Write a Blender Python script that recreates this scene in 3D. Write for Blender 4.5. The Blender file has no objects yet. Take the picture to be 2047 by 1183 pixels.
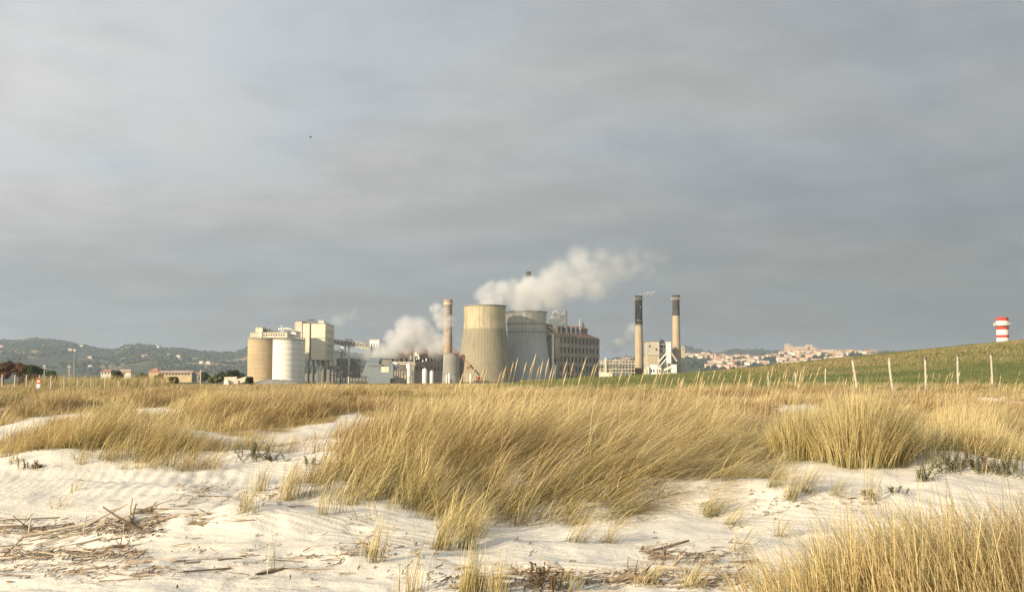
import bpy, math, random
import numpy as np
from mathutils import Vector, Matrix

random.seed(7)
rng = np.random.default_rng(11)
R = math.radians
scene = bpy.context.scene
col = scene.collection

# ------------------------------------------------------------------ camera
F = 2195.0            # focal length in pixels of the 2047 x 1183 photograph
CX, CY = 1023.5, 591.5
EYE = 1.6
PITCH = math.atan((760 - CY) / F)
cam_d = bpy.data.cameras.new('camera')
cam = bpy.data.objects.new('camera', cam_d)
col.objects.link(cam)
cam_d.sensor_width = 36.0
cam_d.lens = 36.0 * F / 2047.0
cam_d.clip_start = 0.1
cam_d.clip_end = 20000
cam.location = (0, 0, EYE)
cam.rotation_euler = (math.pi / 2 + PITCH, 0, 0)
scene.camera = cam

# ------------------------------------------------------------------ sun, sky, exposure
SUN_EL, SUN_AZ = R(17.0), R(229.0)       # azimuth clockwise from +Y: behind the camera, to its left
sun_dir = Vector((math.sin(SUN_AZ) * math.cos(SUN_EL), math.cos(SUN_AZ) * math.cos(SUN_EL), math.sin(SUN_EL)))
sl = bpy.data.lights.new('sun', 'SUN')
sl.energy = 5.0
sl.angle = R(0.6)
sl.color = (1.0, 0.83, 0.58)
so = bpy.data.objects.new('sun', sl)
col.objects.link(so)
so.rotation_euler = (-sun_dir).to_track_quat('-Z', 'Y').to_euler()

world = bpy.data.worlds.new('World')
scene.world = world
world.use_nodes = True
nt = world.node_tree
nt.nodes.clear()


def N(tree, kind, **kw):
    n = tree.nodes.new(kind)
    for k, v in kw.items():
        if k.startswith('i_'):
            n.inputs[int(k[2:])].default_value = v
        else:
            setattr(n, k, v)
    return n


def lk(tree, a, b):
    tree.links.new(a, b)


def math_node(tree, op, a, b=None, c=None, clamp=False):
    n = tree.nodes.new('ShaderNodeMath')
    n.operation = op
    n.use_clamp = clamp
    for i, v in enumerate((a, b, c)):
        if v is None:
            continue
        if isinstance(v, (int, float)):
            n.inputs[i].default_value = v
        else:
            tree.links.new(v, n.inputs[i])
    return n.outputs[0]


def mixc(tree, fac, a, b, blend='MIX'):
    n = tree.nodes.new('ShaderNodeMix')
    n.data_type = 'RGBA'
    n.blend_type = blend
    for i, v in ((0, fac), (6, a), (7, b)):
        if isinstance(v, (int, float)):
            n.inputs[i].default_value = v
        elif isinstance(v, tuple):
            n.inputs[i].default_value = v if len(v) == 4 else v + (1,)
        else:
            tree.links.new(v, n.inputs[i])
    return n.outputs[2]


def maprange(tree, v, a, b, c=0.0, d=1.0, smooth=True):
    n = tree.nodes.new('ShaderNodeMapRange')
    n.interpolation_type = 'SMOOTHSTEP' if smooth else 'LINEAR'
    tree.links.new(v, n.inputs[0])
    for i, q in zip((1, 2, 3, 4), (a, b, c, d)):
        n.inputs[i].default_value = q
    return n.outputs[0]


def noise(tree, vec, scale, detail=4, rough=0.55, dist=0.0, out=0):
    n = tree.nodes.new('ShaderNodeTexNoise')
    n.inputs['Scale'].default_value = scale
    n.inputs['Detail'].default_value = detail
    n.inputs['Roughness'].default_value = rough
    n.inputs['Distortion'].default_value = dist
    if vec is not None:
        tree.links.new(vec, n.inputs['Vector'])
    return n.outputs[out]


def mapping(tree, vec, loc=(0, 0, 0), rot=(0, 0, 0), scale=(1, 1, 1)):
    n = tree.nodes.new('ShaderNodeMapping')
    n.inputs['Location'].default_value = loc
    n.inputs['Rotation'].default_value = rot
    n.inputs['Scale'].default_value = scale
    tree.links.new(vec, n.inputs['Vector'])
    return n.outputs[0]


# a sheet of layered cloud over a clear low-sun sky
sky = N(nt, 'ShaderNodeTexSky', sky_type='NISHITA', sun_disc=False, sun_elevation=SUN_EL, sun_rotation=SUN_AZ)
sky.air_density = 1.0
sky.dust_density = 2.0
tc = N(nt, 'ShaderNodeTexCoord')
sp = N(nt, 'ShaderNodeSeparateXYZ')
lk(nt, tc.outputs['Generated'], sp.inputs[0])
zup = math_node(nt, 'MAXIMUM', sp.outputs[2], 0.0)
den = math_node(nt, 'ADD', zup, 0.20)
cb = N(nt, 'ShaderNodeCombineXYZ')
lk(nt, math_node(nt, 'DIVIDE', sp.outputs[0], den), cb.inputs[0])
lk(nt, math_node(nt, 'DIVIDE', sp.outputs[1], den), cb.inputs[1])
cvec = mapping(nt, cb.outputs[0], loc=(3.1, 1.7, 0), rot=(0, 0, R(-14)), scale=(0.85, 1.0, 1))
n_big = noise(nt, cvec, 1.1, 3, 0.5, 0.1)
n_mid = noise(nt, cvec, 4.6, 6, 0.55, 0.12)
n_hue = noise(nt, mapping(nt, cvec, loc=(7, 2, 4)), 1.1, 3, 0.5, 0.3)
dens = math_node(nt, 'ADD', math_node(nt, 'MULTIPLY', n_big, 0.5), math_node(nt, 'MULTIPLY', n_mid, 0.5))
bright = maprange(nt, dens, 0.37, 0.63, 0.91, 1.09)
# the cloud thickens towards the horizon away from the sun
hz = maprange(nt, zup, 0.0, 0.26, 0.64, 1.0)
toward = math_node(nt, 'ADD', math_node(nt, 'MULTIPLY', sp.outputs[0], math.sin(SUN_AZ)), math_node(nt, 'MULTIPLY', sp.outputs[1], math.cos(SUN_AZ)))
side = maprange(nt, toward, -1.0, 0.0, 0.62, 1.54, False)
lum = math_node(nt, 'MULTIPLY', math_node(nt, 'MULTIPLY', bright, hz), side)
hue = maprange(nt, n_hue, 0.38, 0.62)
ccol = mixc(nt, hue, (3.00, 3.25, 3.46), (3.42, 3.40, 3.32))
ccol = mixc(nt, maprange(nt, zup, 0.0, 0.16, 1.0, 0.0), ccol, (2.80, 3.02, 3.08))
vm = N(nt, 'ShaderNodeVectorMath', operation='SCALE')
lk(nt, ccol, vm.inputs[0])
lk(nt, lum, vm.inputs['Scale'])
full = mixc(nt, 0.94, sky.outputs[0], vm.outputs[0])
bg = N(nt, 'ShaderNodeBackground')
bg.inputs[1].default_value = 0.1
lk(nt, full, bg.inputs[0])
lk(nt, bg.outputs[0], N(nt, 'ShaderNodeOutputWorld').inputs[0])

vs = scene.view_settings
vs.view_transform = 'Standard'
vs.look = 'None'
vs.exposure = 0.60
vs.gamma = 1.0
vs.use_curve_mapping = False

cy = scene.cycles
cy.use_denoising = True
cy.denoiser = 'OPENIMAGEDENOISE'
cy.denoising_input_passes = 'RGB_ALBEDO_NORMAL'
cy.denoising_prefilter = 'FAST'
cy.use_adaptive_sampling = False
cy.max_bounces = 7
cy.diffuse_bounces = 3
cy.glossy_bounces = 2
cy.transmission_bounces = 3
cy.volume_bounces = 3
cy.transparent_max_bounces = 8
cy.volume_step_rate = 1.5
cy.volume_max_steps = 256
cy.sample_clamp_indirect = 6.0

# ------------------------------------------------------------------ helpers: picture to place
CA, SA = math.cos(PITCH), math.sin(PITCH)


def P(px, py, D):
    u, v = (px - CX) / F, (CY - py) / F
    k = D / (CA - v * SA)
    return Vector((u * k, D, EYE + k * (SA + v * CA)))


def X(px, D):
    return P(px, 760, D).x


def Zh(py, D):
    return P(CX, py, D).z


def vnoise(x, y, seed=0):
    xi, yi = np.floor(x).astype(np.int64), np.floor(y).astype(np.int64)
    fx, fy = x - xi, y - yi
    fx, fy = fx * fx * (3 - 2 * fx), fy * fy * (3 - 2 * fy)

    def h(a, b):
        n = (a * 374761393 + b * 668265263 + seed * 1442695041) & 0xffffffff
        n = ((n ^ (n >> 13)) * 1274126177) & 0xffffffff
        return ((n ^ (n >> 16)) & 0xffff) / 65535.0
    a, b, c, d = h(xi, yi), h(xi + 1, yi), h(xi, yi + 1), h(xi + 1, yi + 1)
    return (a * (1 - fx) + b * fx) * (1 - fy) + (c * (1 - fx) + d * fx) * fy


def fbm(x, y, seed=0, oct=4):
    s, a, t = 0.0, 0.5, 0.0
    for i in range(oct):
        s = s + a * vnoise(x, y, seed + i * 17)
        t += a
        a *= 0.5
        x, y = x * 2.03 + 5.1, y * 2.03 + 1.7
    return s / t


def sstep(a, b, x):
    t = np.clip((x - a) / (b - a), 0, 1)
    return t * t * (3 - 2 * t)


# ------------------------------------------------------------------ ground height
BY = [-60, 0, 8, 12, 16, 20, 30, 50, 100, 300, 600, 1500, 7000]
BZ = [-0.6, -0.2, 0.0, 0.08, 0.28, 0.46, 0.72, 0.90, 0.92, 0.65, 0.1, 0.0, 0.0]
MOUNDS = [  # x, y, rx, ry, height
    (1.0, 15.6, 3.4, 2.2, 0.30), (-5.6, 16.6, 2.2, 1.2, 0.22), (6.4, 15.6, 1.5, 0.9, 0.34), (3.2, 13.2, 1.3, 0.7, 0.14),
    (-3.2, 18.9, 0.8, 0.6, 0.22), (-3.9, 16.4, 0.5, 0.4, 0.14), (-6.2, 20.5, 0.9, 0.7, 0.24), (-9.6, 23.0, 1.5, 1.0, 0.20),
    (-5.0, 13.5, 2.6, 0.8, 0.12), (-2.7, 11.3, 1.0, 0.5, 0.12), (4.9, 18.0, 1.6, 1.1, 0.20), (-6.8, 16.0, 0.7, 0.4, 0.12),
    (-1.3, 11.6, 1.2, 0.5, 0.10), (3.8, 7.2, 2.0, 1.5, 0.10), (-7.5, 27.0, 3.0, 2.0, 0.2), (-3.0, 26.0, 3.2, 2.5, 0.25), (8.0, 24.0, 3.0, 2.0, 0.2), (-5.0, 38.0, 4.5, 4.0, 0.30), (1.0, 36.0, 4.0, 4.0, 0.25), (-15.0, 33.0, 4.0, 3.0, 0.18),
]
CREST_PX = [1000, 1200, 1300, 1400, 1500, 1600, 1700, 1800, 1900, 1960, 2047, 2250, 2600]
CREST_PY = [763, 755, 751, 746, 740, 731, 721, 710, 699, 693, 684, 664, 640]
CRX = [X(p, 150) for p in CREST_PX]
CRZ = [Zh(p, 150) for p in CREST_PY]


def H0(x, y):
    z = np.interp(y, BY, BZ)
    near = sstep(70, 30, y) * sstep(-5, 5, y)
    z = z + sstep(28, 50, y) * (0.36 * sstep(-28, 24, x) - 0.14) * sstep(500, 150, y)
    z = z + 0.22 * sstep(26, 40, y) * sstep(95, 55, y) * (fbm(x * 0.16 + 3, y * 0.13, 77, 3) - 0.5) * 2
    z = z + near * 0.30 * (fbm(x * 0.42 + 3, y * 0.6, 1, 3) - 0.5)
    fine = sstep(34, 22, y) * sstep(2, 6, y)
    z = z + fine * (0.10 * (fbm(x * 1.3, y * 1.9, 5, 3) - 0.5) + 0.030 * (fbm(x * 4.2, y * 6.0, 9, 3) - 0.5))
    z = z - fine * sstep(19, 15, y) * 0.026 * sstep(.30, .08, vnoise(x * 2.6 + 11, y * 3.4, 55)) + fine * sstep(19, 15, y) * 0.018 * sstep(.70, .92, vnoise(x * 3.1, y * 4.0 + 5, 56))
    rip = fine * sstep(-2, -4, x) * sstep(12, 13.2, y) * sstep(16.5, 15.0, y)
    z = z + rip * 0.006 * np.sin(70 * (y + 0.28 * x) + 3.0 * np.sin(2.1 * x) + 5 * fbm(x * 1.1, y * 1.1, 31, 2))
    # wrack-line step in the front left
    z = z + 0.10 * sstep(-1.0, -3.0, x) * (np.exp(-((y - 11.6 - 0.15 * x) / 0.35) ** 2) * (fbm(x * 2, y * 2, 15, 2)))
    for mx, my, rx, ry, h in MOUNDS:
        z = z + h * np.exp(-(((x - mx) / rx) ** 2 + ((y - my) / ry) ** 2))
    far = sstep(300, 900, y)
    z = z + far * 2.0 * (fbm(x / 300, y / 300, 21, 3) - 0.5)
    return z


def Hbank(x, y):
    cz = np.interp(x * 150.0 / np.maximum(y, 60.0) ** 1.0 * sstep(0, 60, y) if False else x, CRX, CRZ)
    up = sstep(50, 150, y)
    down = sstep(330, 200, y)
    bump = 0.35 * (fbm(x / 9, y / 14, 41, 4) - 0.5) * sstep(52, 75, y)
    return (cz - 1.0) * up * down + bump * sstep(1.0, 2.5, cz - 0.2)


def H(x, y):
    x, y = np.asarray(x, float), np.asarray(y, float)
    return H0(x, y)


def hz1(x, y):
    return float(H(np.array([x]), np.array([y]))[0])


def G(px, py):
    """where the line of sight through a pixel meets the ground"""
    u, v = (px - CX) / F, (CY - py) / F
    d = Vector((u, CA - v * SA, SA + v * CA))
    d = d / d.y
    ys = np.concatenate([np.arange(4, 40, 0.03), np.arange(40, 400, 0.3)])
    zz = EYE + d.z * ys
    g = H(d.x * ys, ys)
    i = np.argmax(zz <= g)
    if not (zz <= g).any():
        i = len(ys) - 1
    return Vector((d.x * ys[i], ys[i], g[i]))


# ------------------------------------------------------------------ helpers: materials
MATS = {}


def new_mat(name):
    m = bpy.data.materials.new(name)
    m.use_nodes = True
    t = m.node_tree
    t.nodes.clear()
    out = t.nodes.new('ShaderNodeOutputMaterial')
    b = t.nodes.new('ShaderNodeBsdfPrincipled')
    t.links.new(b.outputs[0], out.inputs[0])
    b.inputs['Roughness'].default_value = 0.85
    b.inputs['Specular IOR Level'].default_value = 0.25
    MATS[name] = m
    return m, t, b, out


def weathered(name, c, var=0.18, scale=0.15, streak=0.25, rough=0.85, dirt=(0.10, 0.085, 0.06), metal=0.0):
    """painted or cast surface: patchy colour, vertical rain streaks and grime"""
    m, t, b, out = new_mat(name)
    tcn = t.nodes.new('ShaderNodeTexCoord')
    ob = tcn.outputs['Object']
    n1 = noise(t, ob, scale, 5, 0.6)
    n2 = noise(t, mapping(t, ob, scale=(1, 1, 0.06)), scale * 7, 4, 0.6)
    lo = tuple(v * (1 - var) for v in c)
    hi = tuple(min(0.9, v * (1 + var)) for v in c)
    base = mixc(t, maprange(t, n1, 0.3, 0.7), lo, hi)
    f = math_node(t, 'MULTIPLY', maprange(t, n2, 0.52, 0.75), streak)
    base = mixc(t, f, base, dirt)
    lk(t, base, b.inputs['Base Color'])
    b.inputs['Roughness'].default_value = rough
    b.inputs['Metallic'].default_value = metal
    bp = t.nodes.new('ShaderNodeBump')
    bp.inputs['Strength'].default_value = 0.25
    bp.inputs['Distance'].default_value = 0.15
    lk(t, noise(t, ob, scale * 12, 4), bp.inputs['Height'])
    lk(t, bp.outputs[0], b.inputs['Normal'])
    return m


weathered('silo_tan', (0.43, 0.335, 0.205), 0.12, 0.10, 0.35)
weathered('silo_white', (0.70, 0.68, 0.61), 0.05, 0.10, 0.16)
weathered('cream_paint', (0.62, 0.56, 0.44), 0.10, 0.08, 0.30)
weathered('cream_clad', (0.67, 0.62, 0.49), 0.06, 0.07, 0.22)
weathered('white_paint', (0.74, 0.72, 0.64), 0.06, 0.2, 0.2)
weathered('grey_conc', (0.27, 0.26, 0.23), 0.15, 0.12, 0.35)
weathered('grey_blue', (0.20, 0.23, 0.25), 0.12, 0.15, 0.25)
weathered('steel', (0.22, 0.21, 0.19), 0.2, 0.3, 0.3)
weathered('steel_dark', (0.07, 0.07, 0.07), 0.2, 0.3, 0.2)
weathered('steel_pale', (0.45, 0.41, 0.32), 0.2, 0.3, 0.4)
weathered('brown_wall', (0.36, 0.31, 0.25), 0.16, 0.15, 0.35)
weathered('brown_trim', (0.42, 0.365, 0.295), 0.16, 0.2, 0.35)
weathered('rust_roof', (0.34, 0.20, 0.12), 0.25, 0.2, 0.3, dirt=(0.12, 0.06, 0.03))
weathered('terracotta', (0.42, 0.19, 0.11), 0.22, 0.4, 0.3)
weathered('brick', (0.36, 0.255, 0.175), 0.16, 0.25, 0.35)
weathered('chimney_tan', (0.40, 0.325, 0.225), 0.12, 0.15, 0.35)
weathered('soot', (0.075, 0.07, 0.068), 0.3, 0.3, 0.2)
weathered('peeled', (0.55, 0.50, 0.42), 0.15, 0.4, 0.2)
weathered('orange_paint', (0.40, 0.14, 0.07), 0.15, 0.5, 0.3)
weathered('red_paint', (0.50, 0.060, 0.045), 0.15, 0.5, 0.25)
weathered('signal_white', (0.72, 0.70, 0.66), 0.04, 0.4, 0.08)
weathered('post_wood', (0.46, 0.42, 0.35), 0.3, 4.0, 0.5, dirt=(0.14, 0.11, 0.08))
weathered('ochre_wall', (0.50, 0.38, 0.22), 0.1, 0.2, 0.3)
weathered('house_white', (0.66, 0.60, 0.52), 0.08, 0.1, 0.1)
weathered('house_cream', (0.62, 0.52, 0.38), 0.08, 0.1, 0.1)
weathered('house_pink', (0.58, 0.40, 0.30), 0.08, 0.1, 0.1)
weathered('house_ochre', (0.52, 0.40, 0.24), 0.08, 0.1, 0.1)
weathered('castle_stone', (0.48, 0.38, 0.27), 0.18, 0.08, 0.3)
weathered('roof_clay', (0.38, 0.20, 0.13), 0.2, 0.1, 0.1)
weathered('roof_pale', (0.46, 0.32, 0.24), 0.2, 0.1, 0.1)
weathered('glass_dark', (0.03, 0.033, 0.036), 0.3, 0.5, 0.0, rough=0.25)
weathered('blue_sheet', (0.40, 0.50, 0.58), 0.08, 0.8, 0.1)
weathered('bark', (0.10, 0.075, 0.05), 0.3, 2.0, 0.4)
weathered('block_beige', (0.43, 0.39, 0.315), 0.12, 0.15, 0.4)
weathered('gravel', (0.30, 0.27, 0.22), 0.2, 0.8, 0.2)


def cooling_mat(name, lower, upper, zsplit, soft):
    """cast concrete shell: newer pale band at the top, older stained concrete below, lift joints and run-off stains"""
    m, t, b, out = new_mat(name)
    tcn = t.nodes.new('ShaderNodeTexCoord')
    ob = tcn.outputs['Object']
    s = t.nodes.new('ShaderNodeSeparateXYZ')
    lk(t, ob, s.inputs[0])
    n1 = noise(t, ob, 0.09, 5, 0.6)
    n2 = noise(t, mapping(t, ob, scale=(1, 1, 0.04)), 0.9, 4, 0.65)
    zz = math_node(t, 'ADD', s.outputs[2], math_node(t, 'MULTIPLY', math_node(t, 'SUBTRACT', n2, 0.5), 3.0))
    f = maprange(t, zz, zsplit - soft, zsplit + soft)
    base = mixc(t, f, lower, upper)
    base = mixc(t, math_node(t, 'MULTIPLY', maprange(t, n1, 0.35, 0.7), 0.35), base, tuple(v * 0.72 for v in lower))
    base = mixc(t, math_node(t, 'MULTIPLY', maprange(t, n2, 0.48, 0.70), 0.5), base, tuple(v * 0.45 for v in lower))
    lift = math_node(t, 'FRACT', math_node(t, 'MULTIPLY', s.outputs[2], 0.62))
    lf = math_node(t, 'MULTIPLY', maprange(t, lift, 0.86, 0.97), 0.14)
    base = mixc(t, lf, base, (0.08, 0.08, 0.07))
    lk(t, base, b.inputs['Base Color'])
    b.inputs['Roughness'].default_value = 0.95
    return m


def sand_ground_mat():
    m, t, b, out = new_mat('ground')
    tcn = t.nodes.new('ShaderNodeTexCoord')
    ob = tcn.outputs['Object']
    at = t.nodes.new('ShaderNodeAttribute')
    at.attribute_name = 'zone'
    s = t.nodes.new('ShaderNodeSeparateColor')
    lk(t, at.outputs['Color'], s.inputs[0])
    n1 = noise(t, ob, 0.8, 5, 0.6)
    n2 = noise(t, ob, 14.0, 4, 0.7)
    n3 = noise(t, ob, 90.0, 2, 0.6)
    sand = mixc(t, maprange(t, n1, 0.3, 0.7), (0.64, 0.59, 0.505), (0.73, 0.68, 0.59))
    sand = mixc(t, math_node(t, 'MULTIPLY', maprange(t, n2, 0.62, 0.80), 0.30), sand, (0.42, 0.35, 0.26))
    sand = mixc(t, math_node(t, 'MULTIPLY', maprange(t, n3, 0.70, 0.82), 0.35), sand, (0.30, 0.24, 0.17))
    n4 = noise(t, ob, 1.6, 6, 0.7)
    dry = mixc(t, maprange(t, n4, 0.3, 0.7), (0.24, 0.17, 0.075), (0.36, 0.27, 0.13))
    veg = math_node(t, 'ADD', s.outputs[0], math_node(t, 'MULTIPLY', math_node(t, 'SUBTRACT', n4, 0.5), 0.7))
    c = mixc(t, maprange(t, veg, 0.3, 0.8), sand, dry)
    grn = mixc(t, maprange(t, noise(t, ob, 0.05, 5, 0.6), 0.35, 0.65), (0.07, 0.09, 0.03), (0.15, 0.13, 0.06))
    c = mixc(t, s.outputs[1], c, grn)
    lk(t, c, b.inputs['Base Color'])
    b.inputs['Roughness'].default_value = 0.95
    b.inputs['Specular IOR Level'].default_value = 0.1
    w = t.nodes.new('ShaderNodeTexWave')
    w.wave_type = 'BANDS'
    w.bands_direction = 'Y'
    w.inputs['Scale'].default_value = 2.6
    w.inputs['Distortion'].default_value = 5.0
    w.inputs['Detail'].default_value = 2.0
    w.inputs['Detail Scale'].default_value = 0.7
    lk(t, mapping(t, ob, rot=(0, 0, R(16))), w.inputs['Vector'])
    rm = math_node(t, 'MULTIPLY', w.outputs[1], maprange(t, noise(t, ob, 0.35, 2), 0.42, 0.6))
    hgt = math_node(t, 'ADD', math_node(t, 'MULTIPLY', rm, 0.30), math_node(t, 'ADD', math_node(t, 'MULTIPLY', n2, 0.9), math_node(t, 'MULTIPLY', n3, 0.18)))
    bp = t.nodes.new('ShaderNodeBump')
    bp.inputs['Strength'].default_value = 0.55
    bp.inputs['Distance'].default_value = 0.035
    lk(t, hgt, bp.inputs['Height'])
    lk(t, bp.outputs[0], b.inputs['Normal'])
    return m


def grass_mat(name, root, mid, tip, trans=0.30, var=1.0):
    m, t, b, out = new_mat(name)
    at = t.nodes.new('ShaderNodeAttribute')
    at.attribute_name = 'gc'
    s = t.nodes.new('ShaderNodeSeparateColor')
    lk(t, at.outputs['Color'], s.inputs[0])
    tt, rr, gg = s.outputs[0], s.outputs[1], s.outputs[2]
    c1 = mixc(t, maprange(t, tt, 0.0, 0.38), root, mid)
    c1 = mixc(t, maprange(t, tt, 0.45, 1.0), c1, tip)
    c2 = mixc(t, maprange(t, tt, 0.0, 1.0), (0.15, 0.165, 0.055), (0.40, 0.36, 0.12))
    c = mixc(t, gg, c1, c2)
    c = mixc(t, maprange(t, rr, 0.0, 0.45, 0.80 * var, 0.0, False), c, (0.20, 0.135, 0.055))
    c = mixc(t, math_node(t, 'MULTIPLY', maprange(t, rr, 0.52, 0.56), maprange(t, rr, 0.64, 0.60, 0.0, 0.7 * var)), c, (0.36, 0.36, 0.21))
    c = mixc(t, maprange(t, rr, 0.70, 1.0, 0.0, 0.75 * var, False), c, (0.76, 0.64, 0.40))
    c = mixc(t, maprange(t, at.outputs['Alpha'], 0.51, 0.68, 0.0, 0.70), c, (0.30, 0.20, 0.10))
    c = mixc(t, maprange(t, at.outputs['Alpha'], 0.44, 0.28, 0.0, 0.28), c, (0.36, 0.34, 0.15))
    lk(t, c, b.inputs['Base Color'])
    b.inputs['Roughness'].default_value = 0.6
    b.inputs['Specular IOR Level'].default_value = 0.3
    tr = t.nodes.new('ShaderNodeBsdfTranslucent')
    lk(t, c, tr.inputs[0])
    mx = t.nodes.new('ShaderNodeMixShader')
    mx.inputs[0].default_value = trans
    lk(t, b.outputs[0], mx.inputs[1])
    lk(t, tr.outputs[0], mx.inputs[2])
    lk(t, mx.outputs[0], out.inputs[0])
    return m


def noisy(name, a, b_, scale, det=5, rough=0.9, bump=0.0, lo=0.35, hi=0.65, third=None):
    m, t, b, out = new_mat(name)
    tcn = t.nodes.new('ShaderNodeTexCoord')
    ob = tcn.outputs['Object']
    n1 = noise(t, ob, scale, det, 0.6)
    c = mixc(t, maprange(t, n1, lo, hi), a, b_)
    if third:
        n2 = noise(t, mapping(t, ob, loc=(40, 70, 10)), scale * 0.45, 4, 0.5)
        c = mixc(t, maprange(t, n2, 0.53, 0.60), c, third)
    lk(t, c, b.inputs['Base Color'])
    b.inputs['Roughness'].default_value = rough
    b.inputs['Specular IOR Level'].default_value = 0.1
    if bump:
        bp = t.nodes.new('ShaderNodeBump')
        bp.inputs['Distance'].default_value = bump
        lk(t, noise(t, ob, scale * 4, 5), bp.inputs['Height'])
        lk(t, bp.outputs[0], b.inputs['Normal'])
    return m


sand_ground_mat()
grass_mat('grass_gold', (0.23, 0.205, 0.07), (0.72, 0.545, 0.24), (0.85, 0.71, 0.41), .27)
grass_mat('grass_dry', (0.27, 0.205, 0.09), (0.56, 0.415, 0.19), (0.69, 0.53, 0.28), .25)
grass_mat('grass_green', (0.10, 0.13, 0.035), (0.16, 0.19, 0.05), (0.30, 0.27, 0.10))
noisy('bank_turf', (0.10, 0.125, 0.035), (0.15, 0.155, 0.05), 0.12, third=(0.20, 0.18, 0.07))
noisy('hill_land', (0.025, 0.036, 0.024), (0.075, 0.075, 0.042), 0.009, third=(0.26, 0.20, 0.12))
noisy('wood_leaf', (0.018, 0.030, 0.018), (0.060, 0.070, 0.034), 0.02)
noisy('town_land', (0.035, 0.05, 0.03), (0.07, 0.075, 0.04), 0.01)
noisy('cane', (0.36, 0.29, 0.20), (0.54, 0.46, 0.35), 5.0, rough=0.8)
noisy('cane_brown', (0.12, 0.09, 0.06), (0.24, 0.18, 0.125), 6.0, rough=0.8)
noisy('cane_grey', (0.24, 0.21, 0.175), (0.40, 0.35, 0.28), 6.0, rough=0.8)
noisy('driftwood', (0.16, 0.12, 0.085), (0.34, 0.27, 0.20), 14.0, rough=0.9, bump=0.01)
noisy('leaf_pine', (0.025, 0.045, 0.018), (0.06, 0.08, 0.03), 1.2)
noisy('leaf_olive', (0.06, 0.075, 0.03), (0.14, 0.14, 0.06), 1.2)
noisy('leaf_rust', (0.095, 0.06, 0.035), (0.165, 0.105, 0.06), 1.2)
noisy('spurge', (0.11, 0.12, 0.065), (0.22, 0.21, 0.11), 8.0)
noisy('spurge_brown', (0.13, 0.09, 0.05), (0.24, 0.17, 0.09), 8.0)
noisy('bird_dark', (0.02, 0.02, 0.02), (0.05, 0.05, 0.05), 8.0)
noisy('stalk', (0.40, 0.30, 0.16), (0.58, 0.46, 0.28), 3.0)
cooling_mat('tower_a', (0.305, 0.27, 0.19), (0.52, 0.45, 0.30), 29.6, 0.9)
cooling_mat('tower_b', (0.42, 0.44, 0.425), (0.52, 0.51, 0.45), 31.6, 0.5)

# ------------------------------------------------------------------ helpers: objects
def world_of(o):
    v = Vector((0, 0, 0))
    while o is not None:
        v += o.location
        o = o.parent
    return v


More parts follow.
